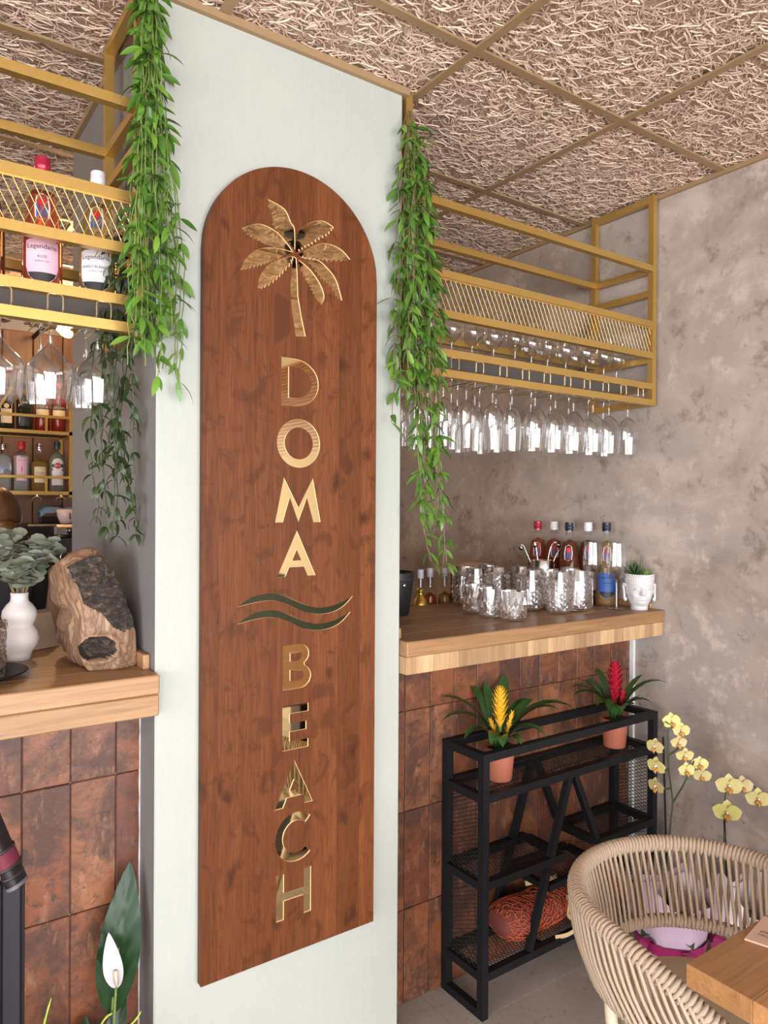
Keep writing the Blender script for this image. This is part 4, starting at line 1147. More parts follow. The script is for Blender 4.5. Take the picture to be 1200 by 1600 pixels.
# head planter with succulents
def head_planter():
    ang = R(-131)
    t = thing('head_planter', 'white serene head planter at the end of the oak counter', 'planter', (1.131, .036, CR))
    H = .132; n = 96; m_ = 64
    prof = lambda z: (.031 if z < .004 else .031-.001*(z-.004)/.01 if z < .014 else .030+(.0475-.030)*math.sin(min(1, (z-.014)/.058)*PI/2) if z < .072 else .0475+.0025*math.sin((z-.072)/.06*PI/2))
    g = lambda x, s: math.exp(-(x/s)**2)
    vs = []
    for j in range(m_+1):
        z = H*j/m_
        for i in range(n):
            a = 2*PI*i/n; da = (a-PI+PI) % (2*PI); da = da-2*PI if da > PI else da     # front at angle 0
            r = prof(z); u = r*da if abs(da) < 1.6 else 9
            f = 0
            if z > .012:
                f += .0125*g(u, .0058)*g(min(0, z-.064)-max(0, z-.064)*.45, .0085)          # nose
                f += .005*g(abs(u)-.0055, .004)*g(z-.0605, .004)                            # nostrils
                f += .0045*g(u, .0125)*g(z-.0485, .0036)+.005*g(u, .0105)*g(z-.0405, .004)   # lips
                f -= .0032*g(u, .016)*g(z-.0445, .0014)
                f += .006*g(u, .015)*g(z-.027, .009)                                         # chin
                f += .0052*g(abs(u)-.0195, .0095)*g(z-.0785, .0058)                          # lids
                f -= .0030*g(abs(u)-.0195, .0105)*g(z-.0740-.8*(abs(u)-.0195)**2/.02, .0013)
                f -= .0032*g(abs(u)-.020, .012)*g(z-.0695, .003)
                f += .0032*g(z-(.0925-7.0*(abs(u)-.019)**2), .0024)*g(abs(u)-.019, .014)     # brows
                f -= .0022*g(abs(u)-.019, .011)*g(z-.0862, .0026)
                f += .0035*g(abs(u)-.027, .013)*g(z-.056, .013)                              # cheeks
            r += f*1.45+.004*g(da, .9)*(z > .014)*min(1, max(0, (z-.014)/.03))
            vs.append((r*math.cos(a+ang), r*math.sin(a+ang)*1.0, z))
    b = MB().add(vs, [(j*n+i, j*n+(i+1) % n, (j+1)*n+(i+1) % n, (j+1)*n+i) for j in range(m_) for i in range(n)])
    b.lathe([(.051, H), (.046, H), (.045, H-.012), (.001, H-.013)], 32)
    b.build('head', 'white_plaster', t, smooth=True)
    c = MB()
    sp = [(0, 0, 1), (0, 0, -1)]
    def blob(p, r):
        o = [(p[0]+r*x, p[1]+r*y, p[2]+r*z) for x, y, z in ((0, 0, 1), (1, 0, 0), (.3, .95, 0), (-.8, .6, 0), (-.8, -.6, 0), (.3, -.95, 0), (0, 0, -1))]
        c.add(o, [(0, 1+i, 1+(i+1) % 5) for i in range(5)]+[(6, 1+(i+1) % 5, 1+i) for i in range(5)])
    for j in range(11):
        z = H-.002-.0068*j
        for i in range(38):
            a = 2*PI*(i+.5*(j % 2))/38; da = abs((a+PI) % (2*PI)-PI)
            if z < .110+.010*math.cos(da) and da < 1.25: continue
            if z < .062: continue
            r = prof(z)+.003*math.exp(-(da/.9)**2); blob((r*math.cos(a+ang), r*math.sin(a+ang), z), .0043)
    c.build('hair_curls', 'white_plaster', t, smooth=True)
    for s in (-1, 1):
        a = ang+s*1.48; e = MB()
        d = Vector((math.cos(a), math.sin(a), 0)); fw = Vector((math.cos(ang), math.sin(ang), 0))
        p0 = d*.050
        pts = [p0+Vector((0, 0, .088))+fw*.004, p0+d*.006+Vector((0, 0, .094))-fw*.004, p0+d*.007+Vector((0, 0, .085))-fw*.008, p0+d*.005+Vector((0, 0, .066))-fw*.005, p0+d*.005+Vector((0, 0, .046)), p0+d*.002+Vector((0, 0, .034))+fw*.002, p0+Vector((0, 0, .044))+fw*.004]
        e.tube(smoothpts(pts, 5), .0048, 8); e.build('ear', 'white_plaster', t, smooth=True)
    MB().lathe([(.001, 0), (.044, 0), (.044, .004), (.001, .005)], 24, (0, 0, H-.014)).build('soil', 'soil', t)
    def fat_leaf(L, W, mat, curl):
        vs = []; n_ = 6
        for i in range(n_+1):
            s = i/n_; w = W*math.sin(PI*(.12+.88*s))**.8*.5 if s < 1 else .0002; zz = curl*L*s*s
            for q in ((-w, 0), (0, -w*.5), (w, 0), (0, w*.35)): vs.append((L*s, q[0], zz+q[1]))
        fs = [(4*i+k, 4*i+(k+1) % 4, 4*i+4+(k+1) % 4, 4*i+4+k) for i in range(n_) for k in range(4)]
        return MB().add(vs, fs).mesh('leaf', mat, True)
    rv = Vector((r_.x, r_.y, 0)).normalized()
    s1 = thing('succulent', 'spiky dark green succulent growing from the head planter', 'succulent', Vector((1.131, .036, CR+H-.009))-rv*.018)
    fm = fat_leaf(.060, .010, 'succulent_dark', .2)
    rnd = random.Random(4)
    for k in range(26):
        a = k*2.4; el = .25+1.15*(k/26)
        d = Vector((math.cos(a)*math.cos(el), math.sin(a)*math.cos(el), math.sin(el)))
        inst('leaf', fm, s1, d.to_track_quat('X', 'Z').to_matrix().to_4x4() @ Matrix.Scale(rnd.uniform(.8, 1.1), 4))
    s2 = thing('succulent', 'light green rosette succulent on the rim of the head planter', 'succulent', Vector((1.131, .036, CR+H-.009))+rv*.024)
    fm = fat_leaf(.023, .014, 'succulent_light', .35)
    for k in range(16):
        a = k*2.4; el = .1+.9*(k/16)
        d = Vector((math.cos(a)*math.cos(el), math.sin(a)*math.cos(el), math.sin(el)))
        inst('leaf', fm, s2, d.to_track_quat('X', 'Z').to_matrix().to_4x4())
head_planter()

# ice bucket behind the pillar edge, low bench with small bottles
ib = thing('ice_bucket', 'black leather ice bucket half hidden by the pillar', 'ice bucket', (.272, .425, CR))
MB().lathe([(.001, 0), (.060, 0), (.063, .004), (.078, .125), (.080, .126), (.0805, .148), (.076, .150), (.074, .14), (.06, .01), (.001, .01)], 40).build('body', 'leather_black', ib, smooth=True, sharp=35)
MB().lathe([(.0785, .120), (.0805, .121), (.0815, .125), (.0805, .128)], 40).build('band', 'rubber_black', ib, smooth=True)
a = cam_ang(.272, .425)+.62
MB().lathe([(.001, .004), (.006, .003), (.0075, 0)], 14).xf(Matrix.Translation((.0775*math.cos(a), .0775*math.sin(a), .108)) @ Vector((math.cos(a), math.sin(a), 0)).to_track_quat('Z', 'Y').to_matrix().to_4x4()).build('rivet', 'steel', ib, smooth=True)
bt = bottle('copper necked bottle standing in the black ice bucket', (.313, .425, CR+.0105), [(.030, 0), (.034, .004), (.034, .10), (.030, .125), (.014, .16), (.0125, .2)], .15, ('herb_black', 'copper'), (.17, .255), .0115) if False else None
plain('copper', (.62, .33, .20), .25, .9)
bottle('copper necked bottle standing in the black ice bucket', (.296, .430, CR+.0105), [(.030, 0), (.034, .004), (.034, .10), (.030, .125), (.014, .16), (.0125, .2)], .15, ('herb_black', 'copper'), (.165, .252), .0125)
wb = thing('work_bench', 'dark low bench behind the oak counter holding small bottles', 'bench', (.6, .70, 0))
MB().bbox(-.58, .585, -.13, .13, .98, 1.02, .004).build('top', 'plastic_dark', wb)
for x in (-.56, .56):
    for y in (-.1, .1): MB().bbox(x-.02, x+.02, y-.02, y+.02, 0, .98, .002).build('leg', 'plastic_dark', wb)
mp = [(.024, 0), (.027, .004), (.028, .10), (.024, .125), (.012, .16), (.010, .2)]
for k, (x, y, b_, lab) in enumerate([(.56, .63, 'rum_amber', 'small amber bottle with grey cap on the low bench by the bucket'), (.628, .655, 'rum_amber', 'small amber bottle with grey cap second along the low bench'),
                                     (.70, .65, 'tequila_gold', 'small golden bottle with grey cap on the low bench'), (.765, .64, 'rum_dark', 'small dark bottle with grey cap beside the black box')]):
    bottle(lab, (x, y, 1.02), mp, .14, (b_, 'cap_pale'), (.20, .236), .0125, labels=[(ell(.024, .024), .075, 'label_cream', .0284)], ang=cam_ang(x, y)) if 'cap_pale' in MAT else (plain('cap_pale', (.42, .42, .46), .5), bottle(lab, (x, y, 1.02), mp, .14, (b_, 'cap_pale'), (.20, .236), .0125, labels=[(ell(.024, .024), .075, 'label_cream', .0284)], ang=cam_ang(x, y)))
bx = MB().bbox(-.07, .07, -.05, .05, 0, .215, .004).build('storage_box', 'plastic_dark'); bx.location = (.90, .72, 1.02); tag(bx, 'black storage box on the low bench behind the crystal glasses', 'box')
pb = MB()
vs = []; nx, ny = 14, 6
for j in range(ny+1):
    for i in range(nx+1):
        vs.append((-.17+.34*i/nx, -.06+.12*j/ny, .008*mnoise.noise((i*.45, j*.6, 2))+.010*math.sin(i*.7)*.3))
k = len(vs); vs += [(x, y, z+.004) for x, y, z in vs]
f1 = [(j*(nx+1)+i, j*(nx+1)+i+1, (j+1)*(nx+1)+i+1, (j+1)*(nx+1)+i) for j in range(ny) for i in range(nx)]
pb.add(vs, f1+[tuple(q+k for q in f[::-1]) for f in f1])
for i in range(nx): pb.f += [(i, i+1, k+i+1, k+i), (ny*(nx+1)+i+1, ny*(nx+1)+i, k+ny*(nx+1)+i, k+ny*(nx+1)+i+1)]; pb.mi += [0, 0]
o = pb.build('folded_paper', 'kraft_pink', None, smooth=True); o.location = (.84, .72, 1.2425); o.rotation_euler = (R(4), R(-3), R(8)); tag(o, 'crumpled pinkish paper lying on the black box', 'paper')
for k, (x, y, s, lab) in enumerate([(.525, .585, 1.0, 'gold foil wrapped bell shaped sweet by the ice bucket'), (.725, .588, .9, 'gold foil wrapped sweet with twisted top on the low bench'), (.83, .60, .8, 'gold foil wrapped sweet beside the crystal glasses')]):
    o = MB().lathe([(.001, 0), (.030, 0), (.034, .01), (.033, .10), (.026, .125), (.010, .14), (.012, .155), (.016, .165), (.001, .16)], 16, fn=lambda r, z, a, i: r*(1+.08*math.sin(5*a+i))).build('foil_sweet', 'foil_gold', None, smooth=True)
    o.scale = (s, s, s); o.location = (x, y, 1.02); tag(o, lab, 'sweet')
# ================================================================ back bar seen under the left shelf
bs = thing('bottle_rack', 'gold framed bottle rack on the wall behind the bar', 'rack', (-.95, 2.72, 1.56))
def gb(n, a, b, w=.018, h=None): return MB().bar(Vector(a)-bs.location, Vector(b)-bs.location, w, h).build(n, 'gold_metal', bs)
for x in (-.332, -.88, -1.6):
    for y in (2.60, 2.86): gb('post', (x, y, 1.545), (x, y, 2.20))
for z in (1.568, 1.892):
    for y in (2.60, 2.86): gb('rail', (-1.6, y, z), (-.312, y, z))
    gb('guard_rail', (-1.6, 2.60, z+.085), (-.312, 2.60, z+.085), .014)
    MB().box(-1.6+.95, -.32+.95, -.11, .13, z-1.56-.004, z-1.56+.009).build('shelf_board', 'panel_brown', bs)
    for x in (-.455, -.72): gb('guard_stud', (x, 2.60, z+.008), (x, 2.60, z+.08), .012)
    for x in (-.312, -1.6): gb('side_rail', (x, 2.6, z), (x, 2.86, z)); gb('side_rail', (x, 2.6, z+.085), (x, 2.86, z+.085), .014)
gb('strut', (-.70, 2.59, 1.98), (-.62, 2.59, 2.12), .014)
for x in (-.50, -.38):
    h = MB()
    for s in (-1, 1): h.tube([(x+.95+s*.022, .1, -.035), (x+.95+s*.022, -.11, -.035), (x+.95+s*.022, -.12, -.02), (x+.95+s*.004, -.12, -.012), (x+.95, -.12, 0)], .003, 5)
    h.build('glass_hook', 'bright_brass', bs)
U, D_ = 1.9015, 1.5775
sq = [(.036, 0), (.038, .004), (.038, .16), (.034, .175), (.016, .19), (.0135, .235)]
rd = [(.036, 0), (.038, .004), (.038, .145), (.034, .17), (.020, .205), (.014, .23), (.0135, .25)]
fc = -PI/2-.1
bottle('dark square bottle with a framed crest label on the upper rack', (-.635, 2.70, U), sq, .2, ('herb_black', 'cap_navy'), (.23, .262), .016, labels=[(rect(.056, .10), .085, 'label_cream', .0475), (rect(.05, .03), .125, 'herb_black', .0478), (ell(.026, .026), .125, 'label_cream', .0481)], ang=fc, square=1)
bottle('dark square bottle with a small bow motif on the upper rack', (-.548, 2.70, U), sq, .2, ('herb_black', 'cap_navy'), (.23, .262), .016, labels=[(rect(.045, .05), .05, 'label_black', .0475), ([(-.012, -.006), (0, -.001), (.012, -.006), (.012, .006), (0, .001), (-.012, .006)], .150, 'label_cream', .0478)], ang=fc, square=1)
for x, lab in ((-.458, 'red aperitif bottle with banded label beside the dark square bottles'), (-.374, 'red aperitif bottle with banded label beside the rack post')):
    bottle(lab, (x, 2.70, U), rd, .22, ('aperitif_red', 'label_red'), (.245, .275), .0155, labels=[(rect(.075, .055), .115, 'label_cream', .0386), (rect(.075, .024), .135, 'label_black', .0389)], prints=[('APEROL', .020, .135, .0393, 'label_cream')], ang=fc)
bottle('clear vodka bottle with dark blue lettering on the lower rack', (-.648, 2.70, D_), [(.036, 0), (.039, .004), (.039, .155), (.034, .178), (.016, .195), (.0135, .225)], .2, ('gin_clear', 'steel'), (.22, .25), .0155, prints=[('ABSOLUT', .0165, .130, .0396, 'label_blue'), ('VODKA', .0165, .110, .0396, 'label_blue')], ang=fc)
bottle('clear gin bottle with pink label and red cap on the lower rack', (-.560, 2.70, D_), [(.033, 0), (.036, .004), (.038, .19), (.032, .205), (.016, .215), (.0135, .24)], .2, ('gin_clear', 'label_red'), (.225, .268), .018, labels=[(rect(.056, .125), .118, 'label_pink', .044)], prints=[('BEEFEATER', .0085, .165, .0446, 'label_red'), ('I', .04, .115, .0446, 'label_red')], ang=fc, square=1)
bottle('golden tequila bottle with cream label on the lower rack', (-.470, 2.70, D_), [(.040, 0), (.043, .004), (.043, .13), (.038, .16), (.022, .19), (.015, .205), (.0145, .235)], .18, ('tequila_gold', 'steel'), (.225, .262), .017, labels=[(rect(.062, .085), .09, 'label_cream', .0436)], prints=[('TEQUILA', .010, .10, .044, 'ink')], ang=fc)
bottle('greenish vermouth bottle with red oval emblem beside the rack post', (-.382, 2.70, D_), [(.038, 0), (.041, .004), (.041, .165), (.036, .19), (.018, .215), (.0145, .24)], .22, ('vermouth', 'cap_green'), (.235, .275), .0165, labels=[(ell(.066, .075), .145, 'label_white', .0416), (rect(.062, .08), .075, 'label_white', .0416), (rect(.062, .017), .142, 'label_black', .0420), (ell(.034, .034), .142, 'label_red', .0423)], prints=[('MARTINI', .0105, .142, .0428, 'label_white')], ang=fc) if 'cap_green' in MAT else None
plain('cap_green', (.02, .05, .035), .4)
bottle('greenish vermouth bottle with red oval emblem beside the rack post', (-.382, 2.70, D_), [(.038, 0), (.041, .004), (.041, .165), (.036, .19), (.018, .215), (.0145, .24)], .22, ('vermouth', 'cap_green'), (.235, .275), .0165, labels=[(ell(.066, .075), .145, 'label_white', .0416), (rect(.062, .08), .075, 'label_white', .0416), (rect(.062, .017), .142, 'label_black', .0420), (ell(.034, .034), .142, 'label_red', .0423)], prints=[('MARTINI', .0105, .142, .0428, 'label_white')], ang=fc)
# wall lamp bulb
bl = thing('wall_lamp', 'bare filament bulb glowing on the brown wall behind the glasses', 'lamp', (-.30, 2.60, 2.45))
MB().lathe([(.001, -.045), (.018, -.040), (.032, -.022), (.036, 0), (.032, .022), (.018, .045), (.014, .055), (.001, .056)], 20).xf(Matrix.Rotation(R(-78), 4, 'Y') @ Matrix.Translation((0, 0, 0))).xf(Matrix.Translation((-.05, 0, 0))).build('bulb', 'bulb_glow', bl, smooth=True)
MB().tube([(-.105, 0, .012), (-.13, .02, .018), (-.16, .2, .02), (-.16, .36, .02)], .012, 8).build('arm', 'black_metal', bl)
lamp('filament_bulb_light', (-.37, 2.52, 2.47), 14, (1, .62, .3))
lamp('bar_fill_left', (-1.9, 1.6, 2.5), 16, (1, .70, .42), .08)  # added warm fill for the bar interior, no lamp seen here
# cabinet, coffee machine, cup, cloth
cb = thing('back_cabinet', 'dark brown cabinet along the wall behind the bar', 'cabinet', (-1.0, 2.63, 0))
MB().bbox(-.9, .85, -.28, .30, 0, 1.10, .004).build('body', 'panel_brown', cb)
MB().bbox(-.92, .87, -.31, .325, 1.10, 1.135, .004).build('top', 'plastic_dark', cb)
for k in range(4):
    d = MB().bbox(-.88+.43*k, -.47+.43*k, -.295, -.281, .1, 1.06, .004).build('door', 'panel_brown', cb)
    MB().bar((-.50+.43*k, -.31, .5), (-.50+.43*k, -.31, .7), .012).build('handle', 'steel', d)
cm = thing('coffee_machine', 'black and steel coffee machine on the cabinet behind the bar', 'coffee machine', (-.485, 2.56, 1.135))
MB().bbox(-.10, .22, -.16, .16, .0, .27, .01).build('body', 'plastic_dark', cm)
MB().bbox(.015, .215, -.175, -.158, .05, .20, .004).build('front_panel', 'dark_steel', cm)
MB().bbox(.005, .009, -.178, -.165, .02, .21, .001).build('edge_strip', 'steel', cm)
MB().bbox(.03, .215, -.19, -.10, .205, .268, .012).build('group_head', 'steel', cm)
MB().lathe([(.001, .022), (.012, .02), (.019, .01), (.020, 0)], 18).xf(Matrix.Translation((.105, -.192, .237)) @ Matrix.Rotation(R(90), 4, 'X')).build('knob', 'dark_steel', cm, smooth=True)
gd = MB().lathe([(.001, .006), (.022, .006), (.026, .008), (.027, 0)], 24).xf(Matrix.Translation((.085, -.176, .10)) @ Matrix.Rotation(R(90), 4, 'X')).build('gauge', 'steel', cm, smooth=True)
MB().lathe([(.001, 0), (.020, 0)], 20).xf(Matrix.Translation((.085, -.1835, .10)) @ Matrix.Rotation(R(90), 4, 'X')).build('dial', 'label_black', gd)
cu = thing('coffee_cup', 'pale pink cup with a dark red letter on the coffee machine', 'cup', (-.372, 2.50, 1.4055))
MB().lathe([(.001, 0), (.028, 0), (.032, .004), (.045, .035), (.050, .075), (.047, .075), (.042, .035), (.001, .008)], 28).build('body', 'cup_pink', cu, smooth=True)
wrap_text(MB(), 'I', .055, .0475, .040, -PI/2+.15).build('lettering', 'cup_mark', cu, fix=False)
MB().tube([(.046, -.02, .06), (.066, -.035, .055), (.068, -.036, .03), (.043, -.02, .022)], .004, 6).build('handle', 'cup_pink', cu, smooth=True)
ct = MB(); vs = []
for j in range(9):
    for i in range(13):
        x, y = -.10+.2*i/12, -.05+.1*j/8
        vs.append((x, y, .055+.018*mnoise.noise((i*.5, j*.6, 7))-(.03 if j in (0, 8) else 0)-(.025 if i in (0, 12) else 0)))
ct.add(vs, [(j*13+i, j*13+i+1, (j+1)*13+i+1, (j+1)*13+i) for j in range(8) for i in range(12)])
ct.add([(x, y, .0) for x in (-.095, .095) for y in (-.045, .045)], [(0, 1, 3, 2)])
o = ct.build('folded_cloth', 'blue_cloth', None, smooth=True); o.location = (-.385, 2.63, 1.4055+.03); tag(o, 'blue grey folded cloth on top of the coffee machine', 'cloth')
bxp = MB().bbox(-.095, .095, -.045, .045, 0, .035, .004).build('cloth_tray', 'plastic_dark'); bxp.location = (-.385, 2.63, 1.4055); tag(bxp, 'dark tray under the blue cloth on the coffee machine', 'tray')

# ================================================================ person behind the bar, back of the head towards us
def person():
    t = thing('person', 'person with brown hair in a low bun seen from behind the bar', 'person', (-.862, 1.22, 0))
    me = bpy.data.meshes.new('body')
    J = {'pel': (0, 0, .86, .125, .10), 'wst': (0, 0, 1.02, .115, .085), 'chs': (0, .01, 1.20, .135, .095), 'nkb': (0, .0, 1.315, .06, .055), 'nck': (0, .012, 1.38, .047, .047), 'hed': (0, .03, 1.45, .068, .075), 'crn': (0, .03, 1.515, .058, .066),
         'ls': (-.155, 0, 1.275, .05, .05), 'le': (-.20, .04, 1.02, .037, .037), 'lw': (-.15, .24, .98, .026, .026), 'lh': (-.12, .31, .99, .030, .018),
         'rs': (.155, 0, 1.275, .05, .05), 're': (.20, .04, 1.02, .037, .037), 'rw': (.15, .24, .98, .026, .026), 'rh': (.12, .31, .99, .030, .018),
         'lp': (-.085, 0, .80, .082, .082), 'lk': (-.095, .01, .46, .055, .055), 'la': (-.10, -.02, .09, .037, .037), 'lt': (-.105, .13, .035, .035, .025),
         'rp': (.085, 0, .80, .082, .082), 'rk': (.095, .01, .46, .055, .055), 'ra': (.10, -.02, .09, .037, .037), 'rt': (.105, .13, .035, .035, .025)}
    E = ['pel wst', 'wst chs', 'chs nkb', 'nkb nck', 'nck hed', 'hed crn', 'chs ls', 'ls le', 'le lw', 'lw lh', 'chs rs', 'rs re', 're rw', 'rw rh', 'pel lp', 'lp lk', 'lk la', 'la lt', 'pel rp', 'rp rk', 'rk ra', 'ra rt']
    ks = list(J); vs = [J[k][:3] for k in ks]; ed = [(ks.index(e.split()[0]), ks.index(e.split()[1])) for e in E]; rad = [J[k][3:] for k in ks]
    for hand, sx in (('lh', 1), ('rh', -1)):
        b = ks.index(hand); p = Vector(J[hand][:3])
        for q, (dx, L) in enumerate(((-.022, .062), (-.008, .070), (.007, .066), (.020, .052), (.036, .030))):
            d = Vector((dx*.5*sx, L, -.012)) if q < 4 else Vector((.03*sx, .012, -.004))
            root = p+Vector((dx*sx, .028 if q < 4 else -.01, 0)); i0 = len(vs)
            vs += [tuple(root), tuple(root+d*.5), tuple(root+d+Vector((0, -.004, -.014)))]; rad += [(.0095, .0095), (.0085, .0085), (.007, .007)]
            ed += [(b, i0), (i0, i0+1), (i0+1, i0+2)]
    me.from_pydata(vs, ed, [])
    o = bpy.data.objects.new('body', me); col.objects.link(o); o.parent = t
    o.modifiers.new('skin', 'SKIN'); o.modifiers.new('sub', 'SUBSURF').levels = 2; o.modifiers['sub'].render_levels = 2
    for i, r in enumerate(rad): me.skin_vertices[0].data[i].radius = r
    me.skin_vertices[0].data[0].use_root = True
    me.materials.append(MAT['skin'])
    o.data.name = 'body'
    # hair: cap of combed strands with a low bun
    h = MB(); n = 40
    vs = []; m_ = 18
    for j in range(m_+1):
        el = PI/2-(PI*.80)*j/m_
        for i in range(n):
            a = 2*PI*i/n; fr = max(0, math.sin(a))
            e2 = max(el, -.25+.75*fr) if el < -.25+.75*fr else el
            r = 1+.018*math.sin(i*4.1+j*.3)
            vs.append((.084*math.cos(e2)*math.cos(a)*r, .03+.097*math.cos(e2)*math.sin(a)*r, 1.462+.104*math.sin(e2)*r))
    h.add(vs, [(j*n+i, j*n+(i+1) % n, (j+1)*n+(i+1) % n, (j+1)*n+i) for j in range(m_) for i in range(n)])
    hr = h.build('hair', 'hair', t, smooth=True)
    b = MB().lathe([(.001, -.034), (.020, -.028), (.034, -.008), (.036, .006), (.024, .026), (.001, .032)], 18, fn=lambda r, z, a, i: r*(1+.06*math.sin(5*a+i*1.3))).xf(Matrix.Translation((.02, -.092, 1.415)))
    b.build('hair_bun', 'hair', hr, smooth=True)
    # face
    f = MB()
    f.tube([(0, .112, 1.452), (0, .128, 1.436), (0, .118, 1.430)], [.007, .011, .008], 8); f.build('nose', 'skin', t, smooth=True)
    for s in (-1, 1):
        MB().lathe([(.001, -.009), (.008, -.005), (.010, 0), (.008, .005), (.001, .009)], 10).xf(Matrix.Translation((s*.028, .104, 1.462))).build('eye', 'label_white', t, smooth=True)
        MB().lathe([(.001, -.02), (.009, -.014), (.011, 0), (.009, .016), (.001, .022)], 10).xf(Matrix.Translation((s*.080, .03, 1.45))).build('ear', 'skin', t, smooth=True)
    MB().tube([(-.02, .106, 1.408), (0, .112, 1.407), (.02, .106, 1.408)], [.003, .005, .003], 6).build('mouth', 'cup_pink', t, smooth=True)
    # clothing
    s = MB()
    vs = []; rows = [(1.335, .085, .075), (1.325, .12, .088), (1.29, .185, .105), (1.22, .178, .125), (1.10, .155, .115), (1.0, .15, .11), (.90, .165, .125), (.84, .172, .13)]
    for z, rx, ry in rows:
        for i in range(28):
            a = 2*PI*i/28; vs.append((rx*math.cos(a)*(1+.02*math.sin(5*a+z*20)), .004+ry*math.sin(a), z))
    s.add(vs, [(j*28+i, j*28+(i+1) % 28, (j+1)*28+(i+1) % 28, (j+1)*28+i) for j in range(len(rows)-1) for i in range(28)])
    s.build('shirt', 'shirt_dark', t, smooth=True)
    MB().lathe([(.062, 1.318), (.068, 1.335), (.060, 1.365), (.055, 1.36)], 24).xf(Matrix.Translation((0, .006, 0))).build('collar', 'shirt_white', t, smooth=True)
    ap = MB()
    for sx in (-1, 1): ap.tube([(sx*.10, -.10, 1.31), (sx*.07, -.128, 1.15), (sx*.05, -.122, 1.0)], .02, 6)
    ap.lathe([(.178, .55), (.172, .70), (.176, .90), (.158, 1.0)], 28).build('apron', 'shirt_dark', t, smooth=True)
    for sx in (-1, 1): MB().tube([(sx*.085, 0, .86), (sx*.09, .005, .65), (sx*.095, .01, .46), (sx*.10, -.02, .10)], [.105, .095, .073, .06], 14).build('trouser_leg', 'shirt_dark', t, smooth=True)
person()

# ================================================================ black plant rack
RX0, RX1, RY0, RY1, RH = .246, 1.082, -.080, .108, .778
rk = thing('plant_rack', 'black metal plant rack with mesh shelves against the tiled wall', 'rack', ((RX0+RX1)/2, 0, 0))
q0 = -rk.location
def rbar(n, a, b, w=.024, h=None): return MB().bar(Vector(a)+q0, Vector(b)+q0, w, h).build(n, 'black_metal', rk)
hb = .012
xs, ys = (RX0+hb, RX1-hb), (RY0+hb, RY1-hb)
for x in xs:
    for y in ys: rbar('post', (x, y, 0), (x, y, RH))
    for z in (hb, .122, .388, .645, RH-hb): rbar('side_bar', (x, ys[0]+hb, z), (x, ys[1]-hb, z))
    m_ = MB()
    for z0, z1 in ((.134, .376), (.400, .633)): expanded(m_, ys[0]+hb, ys[1]-hb, z0, z1, .026, .0125, .0011, lambda u, v: (x+q0.x, u, v))
    m_.build('side_mesh', 'black_wire', rk)
for y in ys:
    for z in (.122, .645, RH-hb): rbar('long_bar', (xs[0]+hb, y, z), (xs[1]-hb, y, z))
# the middle shelf is in two pieces with a gap
for a, b in ((xs[0]+hb, .60), (.77, xs[1]-hb)):
    for y in ys: rbar('middle_bar', (a, y, .388), (b, y, .388))
    rbar('middle_end_bar', (b if a < .5 else a, ys[0]+hb, .388), (b if a < .5 else a, ys[1]-hb, .388))
for z, a, b in ((.650, xs[0], xs[1]), (.393, xs[0], .60), (.393, .77-hb, xs[1]), (.127, xs[0], xs[1])):
    m_ = MB(); expanded(m_, a+hb, b-hb, ys[0]+hb, ys[1]-hb, .0125, .030, .0011, lambda u, v: (u+q0.x, v, z)); m_.build('shelf_mesh', 'black_wire', rk)
# a lower shelf fills the gap
for y in ys: rbar('middle_bar', (.53, y, .305), (.80, y, .305), .02)
for x in (.53, .80): rbar('middle_end_bar', (x, ys[0]+hb, .305), (x, ys[1]-hb, .305), .02)
m_ = MB(); expanded(m_, .54, .79, ys[0]+hb, ys[1]-hb, .0125, .030, .0011, lambda u, v: (u+q0.x, v, .309)); m_.build('shelf_mesh', 'black_wire', rk)
for x in (.52, .80): rbar('cross_bar', (x, ys[0]+hb, .118), (x, ys[1]-hb, .118), .016)
yf, yr = ys[0], ys[1]
for y in (yf, yr):
    dx = .0 if y == yf else .0
    rbar('diagonal_bar', (.448+dx, y, .134), (.628+dx, y, .633), .02)
    rbar('diagonal_bar', (.655+dx, y, .633), (.765+dx, y, .400), .02)
h = MB().tube([(.258+q0.x, RY0-.003, .600), (.258+q0.x, RY0-.012, .595), (.258+q0.x, RY0-.014, .582), (.258+q0.x, RY0-.006, .576)], .002, 5)
h.build('hook', 'black_metal', rk)

# bromeliads
def strap(L, W, bend, mat, n=9):
    vs = []; x = z = 0; a = R(72)
    for i in range(n+1):
        s = i/n; w = W*.5*(.75+.45*math.sin(PI*min(1, s*1.15)) if s < .7 else 1.15*max(0, (1-s)/.3)**.6)
        vs += [(x, -w, z+w*.35), (x, 0, z), (x, w, z+w*.35)]
        x += L/n*math.cos(a); z += L/n*math.sin(a); a -= bend/n*(.5+1.0*s)
    fs = []
    for i in range(n): fs += [(3*i, 3*i+1, 3*i+4, 3*i+3), (3*i+1, 3*i+2, 3*i+5, 3*i+4)]
    return MB().add(vs, fs).mesh('leaf', mat, True)
def bract(L, W, mat):
    vs = []; n = 4
    for i in range(n+1):
        s = i/n; w = W*.5*math.sin(PI*(.15+.85*s)) if s < 1 else 0
        vs += [(-w, w*.8, L*s), (0, 0, L*s), (w, w*.8, L*s)]
    fs = []
    for i in range(n): fs += [(3*i, 3*i+1, 3*i+4, 3*i+3), (3*i+1, 3*i+2, 3*i+5, 3*i+4)]
    return MB().add(vs, fs).mesh('bract', mat, True)
